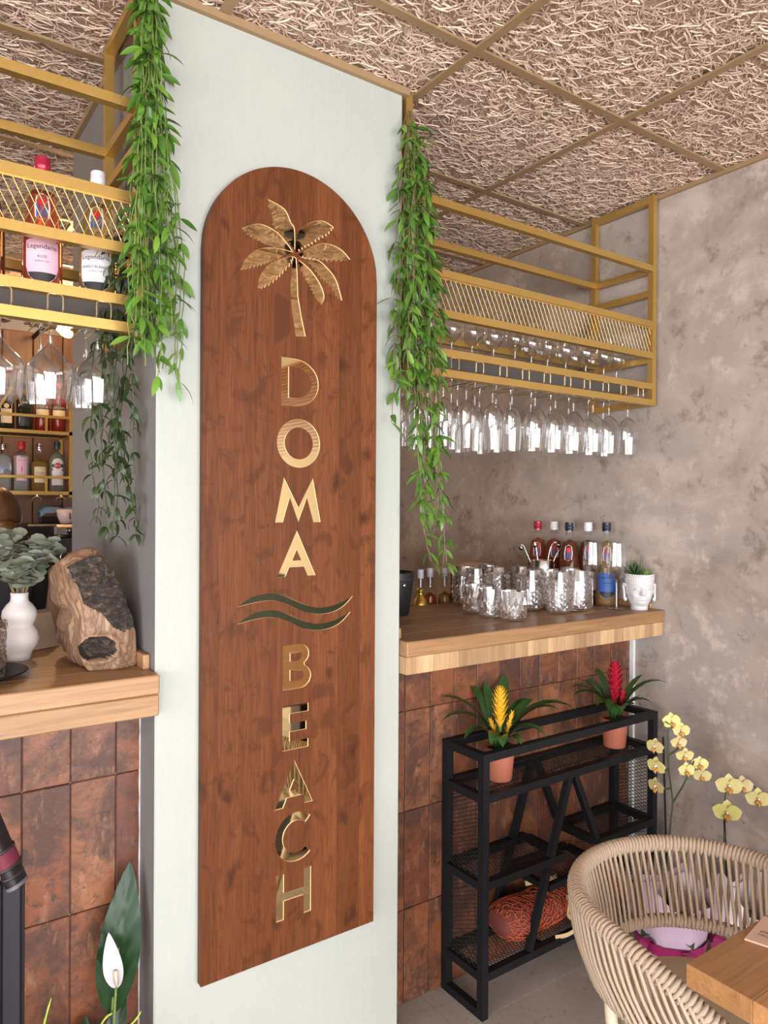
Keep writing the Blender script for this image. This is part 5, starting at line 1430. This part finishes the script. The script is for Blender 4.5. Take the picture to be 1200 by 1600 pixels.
def bromeliad(label, loc, s, leaves, mat, spike_h, spike_w, side, seed):
    rnd = random.Random(seed)
    t = thing('bromeliad_plant', label, 'potted plant', loc)
    p = MB().lathe([(.001, 0), (.036, 0), (.038, .004), (.045, .082), (.049, .083), (.050, .102), (.046, .103), (.044, .09), (.001, .088)], 32).build('pot', 'terracotta', t, smooth=True, sharp=35)
    MB().lathe([(.001, .094), (.044, .090)], 20).build('soil', 'soil', p)
    for az, L, bend, W in leaves:
        me = strap(L, W, bend, 'strap_leaf')
        inst('leaf', me, t, Matrix.Translation((.008*math.cos(az), .008*math.sin(az), .088)) @ Matrix.Rotation(az, 4, 'Z'))
    z0 = .16
    MB().tube([(0, 0, .09), (0, 0, z0+spike_h*.7)], .005, 8).build('flower_stem', 'stem_green', t)
    me = bract(.040, .018, mat)
    def spike(base, h_, w_, rows, lean):
        for j in range(rows):
            z = h_*j/rows
            for k in range(4):
                a = k*PI/2+(j % 2)*PI/4
                sc = w_*(math.sin(PI*(.22+.70*j/rows)))
                m4 = Matrix.Translation(Vector(base)) @ Matrix.Rotation(lean, 4, 'Y') @ Matrix.Translation((math.cos(a)*.004, math.sin(a)*.004, z)) @ Matrix.Rotation(a+PI/2, 4, 'Z') @ Matrix.Rotation(R(30-18*j/rows), 4, 'X') @ Matrix.Scale(sc, 4)
                inst('bract', me, t, m4)
    spike((0, 0, z0), spike_h, spike_w, 15, 0)
    for (dx, dy, dz, hh, ww, ln) in side: spike((dx, dy, dz), hh, ww, 7, ln)
    return t
# azimuths: image right is about -35 degrees, image left about 145
bl1 = [(R(150), .27, 1.5, .034), (R(160), .25, 2.2, .036), (R(175), .18, 2.6, .034), (R(-40), .31, 2.2, .036), (R(-28), .26, 2.1, .038), (R(-60), .19, 2.6, .036), (R(-10), .20, 1.1, .040), (R(40), .25, .7, .036), (R(100), .24, .7, .034), (R(75), .22, .5, .032), (R(-130), .16, 2.6, .036), (R(-95), .13, 2.4, .034), (R(215), .17, 2.5, .034), (R(10), .22, 1.6, .034)]
bromeliad('bromeliad with a yellow flower spike in a terracotta pot on the rack', (.392, .005, .655), 1, bl1, 'bract_yellow', .115, 1.45, [(-.014, 0, .13, .07, .5, R(-24)), (.014, -.012, .13, .085, .6, R(20))], 5)
bl2 = [(R(150), .22, 1.7, .028), (R(165), .23, 2.1, .030), (R(140), .20, 1.1, .028), (R(-30), .26, 1.9, .026), (R(-45), .17, 2.3, .028), (R(-15), .20, .9, .028), (R(30), .18, .8, .028), (R(75), .2, .6, .028), (R(100), .21, 1.4, .028), (R(-100), .13, 1.5, .032), (R(-70), .13, 1.0, .034), (R(195), .20, 2.2, .028), (R(-130), .14, 1.9, .03)]
bromeliad('bromeliad with a red flower spike in a terracotta pot on the rack', (.952, .005, .655), 1, bl2, 'bract_red', .130, 1.6, [(.016, -.014, .14, .06, .7, R(12)), (-.016, -.01, .15, .05, .6, R(-14))], 9)

# bouquet wrapped in orange netting on the bottom shelf
def bouquet():
    t = thing('wrapped_bouquet', 'bouquet wrapped in orange netting lying on the bottom rack shelf', 'bouquet', (.60, .015, .1285))
    def sec(s):           # half width, half height along the bundle, s in 0..1, waist where it is tied
        r = .062*(1-.55*math.exp(-((s-.60)/.10)**2))*(.9+.25*abs(s-.6))*min(1, .6+.4*math.sqrt(min(1, s/.10)))
        return r*1.18, r*.88
    nu, na = 46, 26; core = []; 
    def pt(s, a, k=1.0):
        w, hh = sec(s); x = -.20+.56*s
        rr = 1+.10*mnoise.noise((s*9, math.cos(a)*1.5, math.sin(a)*1.5))
        return Vector((x, math.cos(a)*w*k*rr, .062+math.sin(a)*hh*k*rr*.98 if math.sin(a) > -.85 else .062-.0*k+math.sin(a)*hh*k*.92))
    vs = [pt(i/nu, 2*PI*j/na, .93) for i in range(nu+1) for j in range(na)]
    MB().add(vs, [(i*na+j, i*na+(j+1) % na, (i+1)*na+(j+1) % na, (i+1)*na+j) for i in range(nu) for j in range(na)]+[tuple(range(na))[::-1], tuple(nu*na+j for j in range(na))]).build('paper_core', 'orange_under', t, smooth=True)
    # irregular net of strands over it
    rnd = random.Random(2); net = MB(); A, B = 64, 26
    J = {}
    for i in range(A+1):
        for j in range(B): J[i, j] = pt(max(0, min(1, (i+rnd.uniform(-.62, .62))/A)), 2*PI*(j+.5*(i % 2)+rnd.uniform(-.6, .6))/B, 1.0+rnd.uniform(-.015, .03))
    for i in range(A):
        for j in range(B):
            for d in ((0, 0), (1, -1 if i % 2 == 0 else 1)):
                q = J[i+1, (j+(d[1] if d[0] else 0)) % B]
                if rnd.random() < .9: net.tube([J[i, j], q], .0012, 3, caps=False)
    net.build('netting', 'orange_net', t)['kind'] = 'stuff'
    # straw ribbon bow at the waist
    def ribbon(pts, w):
        P = smoothpts(pts, 6); vs = []; n = len(P)
        for i, p in enumerate(P):
            tt = (P[min(i+1, n-1)]-P[max(i-1, 0)]).normalized(); sd = tt.cross(Vector((.2, -1, .35))).normalized()*w*.5
            vs += [p-sd, p+sd]
        return MB().add(vs, [(2*i, 2*i+1, 2*i+3, 2*i+2) for i in range(n-1)]+[]).build('ribbon', 'straw_ribbon', t, smooth=True)
    c = Vector((.055, -.052, .095))
    ribbon([c, c+Vector((-.02, -.03, .0)), c+Vector((-.03, -.035, -.035)), c+Vector((.0, -.04, -.045)), c+Vector((.02, -.02, -.01)), c], .014)
    ribbon([c, c+Vector((.02, -.01, -.01)), c+Vector((.05, -.02, -.045)), c+Vector((.075, -.02, -.055))], .012)
    ribbon([c, c+Vector((.012, -.035, -.02)), c+Vector((.015, -.055, -.06)), c+Vector((-.04, -.05, -.083)), c+Vector((-.09, -.035, -.086))], .012)
    ribbon([(.10, .03, .12), (.06, .01, .13), (.0, .02, .133), (-.05, .03, .135)], .014)
bouquet()

# ================================================================ table corner and paper pouch
tb = thing('dining_table', 'square edged oak table over the rope chair', 'table', (.40, -1.45, 0))
TX0, TX1, TY0, TY1 = -.112, .95, -1.95, -.955
n_ = 9
for k in range(n_):
    a, b = TY0+(TY1-TY0)*k/n_, TY0+(TY1-TY0)*(k+1)/n_
    MB().bbox(TX0-.40, TX1-.40, a+1.45+.0001, b+1.45-.0001, .712, .75, .0012).build('table_board', 'table_oak', tb)
MB().bbox(.38-.05-.40+.09, .38+.05-.40+.09, -.05, .05, .02, .71, .004).build('pedestal', 'black_metal', tb)
MB().bbox(-.22, .32, -.25, .25, 0, .02, .004).build('base', 'black_metal', tb)
np_ = thing('cutlery_pouch', 'pale kraft cutlery pouch with a recycling mark on the table', 'paper pouch', (.12, -1.01, .7505), rz=R(0))
P4 = [Vector((.030, -.975, 0)), Vector((.128, -.9575, 0)), Vector((.20, -1.16, 0)), Vector((.10, -1.19, 0))]
o_ = Vector((.12, -1.01, 0))
P4 = [p-o_ for p in P4]
MB().add([p for p in P4]+[p+Vector((0, 0, .003)) for p in P4], [(3, 2, 1, 0), (4, 5, 6, 7), (0, 1, 5, 4), (1, 2, 6, 5), (2, 3, 7, 6), (3, 0, 4, 7)]).build('paper', 'kraft_pink', np_)
ex = (P4[1]-P4[0]).normalized(); ey = (P4[3]-P4[0]).normalized()
def on_pouch(mb, vs, fs, a, b, flip=1): return mb.add([P4[0]+ex*(a+p.x*flip)+ey*(b-p.y)+Vector((0, 0, .0034)) for p in vs], fs)
vs, fs = text_geo('recycle', .011); m_ = MB(); on_pouch(m_, [Vector((p.y, -p.x, 0)) for p in vs], fs, .030, .028)
vs, fs = text_geo('please', .011); on_pouch(m_, [Vector((p.y, -p.x, 0)) for p in vs], fs, .042, .026)
for k in range(3):
    a0 = k*2*PI/3
    def pp(an, r): return Vector((r*math.cos(an), r*math.sin(an), 0))
    seg = [pp(a0+.15, .0095), pp(a0+.9, .0095), pp(a0+1.5, .0095), pp(a0+1.5, .0055), pp(a0+.9, .0055), pp(a0+.15, .0055)]
    on_pouch(m_, seg, [(0, 1, 4, 5), (1, 2, 3, 4)], .022, .052)
    tr_ = [pp(a0+1.5, .0115), pp(a0+1.95, .0075), pp(a0+1.5, .0035)]
    on_pouch(m_, tr_, [(0, 1, 2)], .022, .052)
m_.build('print', 'ink', np_, fix=False)

# ================================================================ rope chair
def rope_chair():
    C0 = Vector((.250, -.772, 0)); zr, rr, zb, rb = .662, .268, .492, .228
    t = thing('rope_chair', 'beige woven rope tub chair under the oak table', 'chair', C0)
    face = math.atan2(-.9, -.35)              # open front faces the table
    gap = R(48)
    def rim(a):                               # the rim dips and closes in towards the front
        s = max(0, (abs(a)-R(95))/R(37)); return Vector((rr*math.cos(face+PI+a)*(1-.02*s), rr*math.sin(face+PI+a)*(1-.02*s), zr-.05*s*s))
    def ring(a, out=0): return Vector(((rb+out)*math.cos(face+PI+a), (rb+out)*math.sin(face+PI+a), zb))
    A = R(150)
    core = [rim(-A+2*A*i/80) for i in range(81)]
    MB().tube(core, .014, 8).build('rim_frame', 'beige_shell', t, smooth=True)
    def coil(path, r, turns, wire, name):
        pts = []; n = turns*9
        L = len(path)-1
        for i in range(n+1):
            s = i/n*L; k = min(int(s), L-1); f = s-k
            p = path[k].lerp(path[k+1], f); tt = (path[min(k+2, L)]-path[max(k-1, 0)]).normalized()
            u = tt.cross(Vector((0, 0, 1))).normalized(); w = u.cross(tt); a = 2*PI*i/9
            pts.append(p+(u*math.cos(a)+w*math.sin(a))*r)
        o = MB().tube(pts, wire, 5).build(name, 'rope', t, smooth=True); return o
    coil(core, .0165, 150, .0047, 'rim_wrap')
    ringp = [ring(-PI+2*PI*i/72) for i in range(73)]
    MB().tube(ringp, .011, 8).build('lower_ring', 'beige_shell', t, smooth=True)
    coil(ringp, .0125, 150, .0045, 'ring_wrap')
    rnd = random.Random(6)
    # inner and outer layers of cord between rim and ring
    n = 78
    for i in range(n):
        a = -A+2*A*(i+.5)/n
        for layer in (0, 1):
            sh = (.06 if layer else -.05)+rnd.uniform(-.012, .012)
            top = rim(a); d = Vector((math.cos(face+PI+a), math.sin(face+PI+a), 0))
            bot = ring(max(-PI, min(PI, a*1.08))+sh)
            off = d*(.017 if layer else -.015)
            mid = (top+bot)*.5+off*1.1+d*(.008 if layer else .0)
            lo = bot+off*.75-(Vector((0, 0, .006)))
            MB().tube(smoothpts([top+off+Vector((0, 0, .002)), mid, lo], 4), .0043, 5).build('cord', 'rope', t, smooth=True)
    # back post with wrapping
    for a in (0., R(-70), R(70)):
        p = [rim(a)-Vector((0, 0, .012)), (rim(a)+ring(a))*.5, ring(a)]
        MB().tube(p, .008, 8).build('upright', 'rope', t, smooth=True)
    # seat shell, cushion, legs
    def rows(rws, nm, mt):
        MB().lathe(rws, 48).build(nm, mt, t, smooth=True, sharp=50)
    rows([(.001, .385), (.14, .387), (.178, .400), (.190, .416), (.184, .430), (.15, .434), (.001, .435)], 'seat_cushion', 'seat_fabric')
    rows([(.001, .34), (.14, .342), (.175, .355), (.186, .385), (.18, .386), (.16, .384), (.001, .384)], 'seat_shell', 'beige_shell')
    for k in range(6):
        a = PI/6+k*PI/3+face
        if .56*math.cos(a)+.83*math.sin(a) > .2: continue
        MB().tube(smoothpts([(.165*math.cos(a), .165*math.sin(a), .362), (.215*math.cos(a), .215*math.sin(a), .40), (.228*math.cos(a), .228*math.sin(a), .482)], 5), .013, 8).build('bracket', 'beige_shell', t, smooth=True)
    for k in range(4):
        a = PI/4+k*PI/2+face
        MB().tube([(.15*math.cos(a), .15*math.sin(a), .37), (.26*math.cos(a), .26*math.sin(a), 0)], [.018, .012], 10).build('leg', 'beige_shell', t, smooth=True)
rope_chair()

# ================================================================ gift wrapped orchids behind the chair
def petal(L, W, cup):
    vs = []; n = 5
    for i in range(n+1):
        s = i/n; w = W*.5*math.sin(PI*min(1, .08+.92*s))**.7 if s < 1 else W*.04
        z = cup*L*math.sin(PI*s)*.5
        vs += [(L*s, -w, z+w*.15), (L*s, 0, z-w*.1), (L*s, w, z+w*.15)]
    fs = []
    for i in range(n): fs += [(3*i, 3*i+1, 3*i+4, 3*i+3), (3*i+1, 3*i+2, 3*i+5, 3*i+4)]
    return vs, fs
def flower_mesh(s):
    b = MB()
    for ang, L, W, c, up in ((90, .034, .028, .2, 0), (205, .033, .026, .2, 0), (335, .033, .026, .2, 0), (12, .037, .042, .15, .003), (168, .037, .042, .15, .003)):
        vs, fs = petal(L*s, W*s, c); M4 = Matrix.Rotation(R(ang), 4, 'Z')
        b.add([M4 @ Vector(p)+Vector((0, 0, up)) for p in vs], fs)
    return b.mesh('flower', 'orchid_petal', True)
fmesh = [flower_mesh(.92), flower_mesh(.80)]
lb = MB()
for sx in (-1, 1): lb.tube([(0, -.002, .003), (sx*.006, -.008, .010), (sx*.004, -.014, .008)], [.002, .004, .0015], 6)
lb.tube([(0, -.004, .004), (0, -.013, .012), (0, -.021, .008)], [.003, .005, .002], 6)
lipm = lb.mesh('lip', 'orchid_lip', True)
colm = MB().tube([(0, .002, .001), (0, .003, .008), (0, 0, .011)], [.003, .0035, .002], 6).mesh('column', 'orchid_column', True)
def wrap_cone(t, name, mat, r0, r1, z0, z1, rot, tips, n=28, lean=(0, 0)):
    vs = []
    for j in range(5):
        s = j/4
        for i in range(n):
            a = 2*PI*i/n+rot; zz = z0+(z1-z0)*s+(tips*max(0, math.cos(2*a))**2 if j == 4 else tips*.4*max(0, math.cos(2*a))**2 if j == 3 else 0)
            r = r0+(r1-r0)*s**.8; r *= 1+.05*math.sin(7*a+j)
            vs.append((r*math.cos(a)+lean[0]*s, r*math.sin(a)+lean[1]*s, zz))
    fs = [(j*n+i, j*n+(i+1) % n, (j+1)*n+(i+1) % n, (j+1)*n+i) for j in range(4) for i in range(n)]
    return MB().add(vs, fs).build(name, mat, t, smooth=True)
def orchid(label, loc, stems, flowers, stakes, paper, rot, wrap=(.07, .118, .30, .07)):
    t = thing('orchid_plant', label, 'potted plant', loc)
    L0 = Vector(loc)
    MB().lathe([(.001, 0), (.045, 0), (.058, .12), (.060, .122), (.055, .12), (.001, .10)], 24).build('pot', 'white_ceramic', t, smooth=True)
    for s in stems: 
        pts = smoothpts([Vector(p)-L0 for p in s], 8); MB().tube(pts, [.0034-.0016*i/len(pts) for i in range(len(pts))], 6).build('stem', 'stem_dark', t, smooth=True)
    for a, b in stakes: MB().tube([Vector(a)-L0, Vector(b)-L0], .0034, 6).build('stake', 'black_metal', t)
    for (p, rz, tilt, k, sc) in flowers:
        p = Vector(p)-L0
        # flower faces rz (horizontal angle) tilted
        d = Vector((math.cos(rz)*math.cos(tilt), math.sin(rz)*math.cos(tilt), math.sin(tilt)))
        m4 = Matrix.Translation(p) @ d.to_track_quat('Z', 'Y').to_matrix().to_4x4() @ Matrix.Scale(sc, 4)
        o = inst('flower', fmesh[k], t, m4); inst('lip', lipm, o, Matrix.Translation((0, 0, .002))); inst('column', colm, o, Matrix.Translation((0, 0, .002)))
    for k in range(5):
        a = k*1.3+.4; me = strap(.17, .05, 2.0, 'strap_leaf')
        inst('leaf', me, t, Matrix.Translation((0, 0, .11)) @ Matrix.Rotation(a, 4, 'Z'))
    r0, r1, hh, tip = wrap
    w = wrap_cone(t, 'wrapping_paper', paper, r0, r1, .002, hh, rot, tip)
    wrap_cone(t, 'inner_paper', 'white_paper', r0*.9, r1*.92, .02, hh*.94, rot+.8, tip*.8)
    for da, ln, wd in ((-.45, .0, .026), (.38, .02, .030), (.05, .05, .016)):
        a = ca+da; d = Vector((math.cos(a), math.sin(a), 0)); sd = Vector((-math.sin(a), math.cos(a), 0))
        P5 = smoothpts([d*(r0+.02)+Vector((0, 0, .172)), d*(r0+.062)+Vector((0, 0, .205-ln))+sd*.02*da, d*(r0+.082)+Vector((0, 0, .15))+sd*.05*da, d*(r0+.085)+Vector((0, 0, .06))+sd*.12*da], 4)
        MB().add([p+sd*wd*.5*q for p in P5 for q in (-1, 1)], [(2*i, 2*i+1, 2*i+3, 2*i+2) for i in range(len(P5)-1)]).build('ribbon_tail', 'fuchsia_ribbon', t, smooth=True)
    rb_ = MB().lathe([(r0+.034, .150), (r0+.038, .168), (r0+.040, .185)], 28); rb_.build('ribbon', 'fuchsia_ribbon', t, smooth=True)
    return t
ca = math.atan2(CAM.y+.3, CAM.x-.8)
OY = -.32
o1 = (.83, -.30, 0)
fl1 = [((.722, OY, .782), ca-.5, .1, 0, .85), ((.80, OY, .845), ca+.5, .25, 0, .9), ((.836, OY-.01, .815), ca+.4, .0, 1, .95), ((.838, OY, .775), ca+.4, -.1, 1, .9), ((.855, OY-.01, .735), ca+.35, -.25, 0, .85),
       ((.716, OY-.01, .728), ca-.6, -.1, 0, .95), ((.730, OY, .662), ca-.7, -.15, 0, .9), ((.880, OY, .680), ca+.5, .1, 1, .95), ((.940, OY-.01, .690), ca+.2, .3, 1, .9), ((.944, OY-.015, .655), ca+.1, -.05, 0, .85)]
orchid('tall yellow orchid in pink wrapping beside the black rack', o1, [[(.83, -.30, .1), (.80, -.31, .35), (.80, OY, .52), (.81, OY, .60), (.79, OY, .70), (.785, OY, .80), (.79, OY, .835), (.77, OY, .85)], [(.808, OY, .59), (.86, OY, .63), (.90, OY, .67), (.925, OY, .70)], [(.79, OY, .70), (.76, OY, .70), (.735, OY, .715)], [(.80, OY, .64), (.77, OY, .645), (.745, OY, .655)], [(.79, OY, .745), (.82, OY, .75), (.845, OY, .76)]],
       fl1, [((.815, -.31, .10), (.775, OY+.01, .80))], 'pink_paper', 0)
o2 = (1.03, -.42, 0)
fl2 = [((.985, -.40, .634), ca+.1, .05, 0, 1.2), ((.950, -.415, .565), ca, -.05, 0, 1.25), ((1.062, -.40, .618), ca+.2, .1, 0, 1.0), ((1.120, -.42, .570), ca+.15, .0, 0, 1.15)]
orchid('arching yellow orchid in white wrapping against the concrete wall', o2, [[(1.0, -.42, .1), (.965, -.40, .35), (.965, -.40, .52), (.99, -.39, .62), (1.05, -.39, .64), (1.11, -.41, .61), (1.15, -.43, .56)]],
       fl2, [((.985, -.41, .10), (.962, -.40, .53))], 'white_paper', .5, (.075, .108, .27, .12))

# ================================================================ peace lily at the foot of the tiles
def lily():
    t = thing('peace_lily', 'peace lily with glossy dark leaves and white flowers by the tiles', 'potted plant', (-.80, .0, 0))
    o = Vector((-.80, .0, 0))
    p = MB().lathe([(.001, 0), (.06, 0), (.062, .005), (.08, .15), (.083, .152), (.078, .15), (.001, .13)], 28).build('pot', 'white_ceramic', t, smooth=True)
    MB().lathe([(.001, .142), (.076, .138)], 20).build('soil', 'soil', p)
    def blade(base, tip, W, normal, mat, nm, cup=.1, n=16, wave=.0):
        base, tip = Vector(base)-o, Vector(tip)-o; ax = tip-base; L = ax.length; ax.normalize(); nrm = Vector(normal).normalized(); sd = ax.cross(nrm).normalized(); nrm = sd.cross(ax)
        vs = []
        for i in range(n+1):
            s = i/n; w = W*.5*(math.sin(PI*min(1, s**.85*.97+.02))**.8)*(1-.15*s) if 0 < i < n else .0006
            c = base+ax*L*s+nrm*cup*L*(math.sin(PI*s)-.6*s*s)
            for q in (-1, -.72, -.45, -.2, 0, .2, .45, .72, 1):
                zz = .22*w*abs(q)+wave*w*(1.1*math.sin(abs(q)*9-s*34))
                vs.append(c+sd*w*q+nrm*zz)
        return MB().add(vs, [(i*9+j, i*9+j+1, i*9+9+j+1, i*9+9+j) for i in range(n) for j in range(8)]).build(nm, mat, t, smooth=True, fix=False)
    N = (-.35, -1, .15)
    blade((-.772, .03, .36), (-.722, .065, .672), .098, N, 'lily_leaf', 'leaf', .04, n=36, wave=.06)
    MB().tube(smoothpts([(-.005, 0, .14), (.025, .02, .25), (.03, .03, .37), (.045, .037, .50)], 5), .0032, 6).build('leaf_stalk', 'stem_green', t, smooth=True)
    for b_, tp, w in (((-.80, .02, .22), (-.742, .03, .40), .06), ((-.83, .03, .20), (-.90, .02, .33), .06), ((-.80, -.02, .18), (-.74, -.09, .28), .055), ((-.82, -.02, .18), (-.90, -.09, .27), .06), ((-.80, .04, .2), (-.82, .075, .345), .06)):
        blade(b_, tp, w, N, 'lily_leaf', 'leaf', .12, wave=.05)
    blade((-.765, .012, .425), (-.784, .008, .555), .044, N, 'spathe', 'spathe', .05)
    MB().tube(smoothpts([(0, 0, .14), (.02, .0, .28), (.033, .010, .43)], 5), .0026, 6).build('flower_stalk', 'stem_green', t, smooth=True)
    MB().tube([(.032, .0, .44), (.028, -.004, .475)], .004, 7).build('spadix', 'spadix', t, smooth=True)
    blade((-.865, -.03, .27), (-.868, -.025, .385), .042, N, 'spathe', 'spathe', .05)
    MB().tube(smoothpts([(-.01, 0, .14), (-.05, -.02, .21), (-.065, -.03, .275)], 5), .0026, 6).build('flower_stalk', 'stem_green', t, smooth=True)
    MB().tube([(-.067, -.042, .29), (-.067, -.042, .335)], .0045, 7).build('spadix', 'spadix', t, smooth=True)
    blade((-.828, .01, .27), (-.838, .008, .345), .02, N, 'succulent_light', 'bud', .05)
    for pts in ([(-.91, -.02, .25), (-.925, 0, .34), (-.915, .01, .40), (-.90, .012, .455)], [(-.918, .005, .385), (-.89, .0, .36), (-.865, -.01, .32)], [(-.83, 0, .28), (-.815, .01, .33), (-.79, .015, .365), (-.772, .015, .372)], [(-.81, 0, .29), (-.77, .0, .325), (-.73, -.0, .345), (-.715, .0, .362)]):
        MB().tube([Vector(p)-o for p in smoothpts(pts, 5)], [.0022]*11+[.0028, .002, .0026, .0015, .0012][:max(0, len(smoothpts(pts, 5))-11)], 5).build('tendril', 'tendril_lime', t, smooth=True) if len(smoothpts(pts, 5)) in (11, 16) else None
lily()

# ================================================================ black folding frame at the left
fr = thing('folding_chair', 'black folding frame with padded arm and burgundy strap by the tiles', 'chair', (-1.0, -.16, 0))
def oval_tube(pts, rx, ry, up, n=20):
    b = MB(); P = [Vector(p) for p in pts]; vs = []
    for i, p in enumerate(P):
        tt = (P[min(i+1, len(P)-1)]-P[max(i-1, 0)]).normalized(); u = tt.cross(Vector(up)).normalized(); w = u.cross(tt)
        for j in range(n): a = 2*PI*j/n; vs.append(p+u*math.cos(a)*rx+w*math.sin(a)*ry)
    k = len(P)
    b.add(vs, [(i*n+j, i*n+(j+1) % n, (i+1)*n+(j+1) % n, (i+1)*n+j) for i in range(k-1) for j in range(n)]+[tuple(range(n))[::-1], tuple((k-1)*n+j for j in range(n))])
    return b
e0 = Vector((.013, .03, .785)); e1 = Vector((-.040, .05, .935))
dirv = (e0-e1).normalized()
UP = (.55, -.80, .2)
oval_tube([e1-dirv*.12, e1, e0], .022, .015, UP).build('arm_pad', 'plastic_dark', fr, smooth=True, sharp=50)
oval_tube([e0-dirv*.003, e0+dirv*.002, e0+dirv*.004], .0225, .0152, UP).build('end_cap', 'cap_grey', fr, smooth=True, sharp=50)
b0 = e0-dirv*.070
oval_tube([b0, b0+dirv*.032], .0238, .0168, UP).build('strap', 'burgundy_band', fr, smooth=True, sharp=50)
for s in (0, .033, .052): oval_tube([b0+dirv*(s-.0025), b0+dirv*s, b0+dirv*(s+.0025)], .0252 if s < .05 else .0225, .0182 if s < .05 else .0155, UP).build('piping', 'rubber_black', fr, smooth=True)
MB().bbox(-.012, .022, .035, .05, 0, .80, .003).build('leg', 'post_dark', fr)
MB().bbox(-.022, -.012, .030, .055, 0, .79, .002).build('leg', 'plastic_dark', fr)
MB().bbox(.022, .028, .034, .052, 0, .79, .002).build('leg', 'plastic_dark', fr)
MB().bar((.005, .042, .012), (.005, -.36, .012), .024).build('foot_bar', 'plastic_dark', fr)
MB().bar((.005, .042, .40), (-.40, .042, .40), .02).build('cross_bar', 'plastic_dark', fr)
MB().bbox(-.42, -.385, .035, .05, 0, .80, .003).build('leg', 'post_dark', fr)
MB().bar((-.40, .042, .012), (-.40, -.36, .012), .024).build('foot_bar', 'plastic_dark', fr)
MB().bbox(-.40, .0, -.34, .03, .43, .45, .004).build('seat', 'plastic_dark', fr)
for x in (-.39, -.01): MB().bar((x, -.33, .44), (x, -.33, .02), .02).build('leg', 'plastic_dark', fr)

# unseen black spotlight added over the table to reflect dark in the palm
sp = thing('spotlight_prop', 'small black spotlight prop added out of view for the dark palm reflection', 'spotlight', (.25, -1.16, ZC-.0035))
MB().lathe([(.001, 0), (.045, 0), (.045, -.012), (.012, -.014), (.001, -.014)], 24).build('base', 'black_metal', sp, smooth=True, sharp=40)
MB().tube([(0, 0, -.012), (0, 0, -.045)], .008, 10).build('stem', 'black_metal', sp)
MB().lathe([(.001, .04), (.036, .04), (.038, .035), (.038, -.045), (.034, -.05), (.030, -.03), (.001, -.028)], 24).xf(Matrix.Translation((0, 0, -.085)) @ Matrix.Rotation(R(20), 4, 'X')).build('head', 'black_metal', sp, smooth=True, sharp=40)
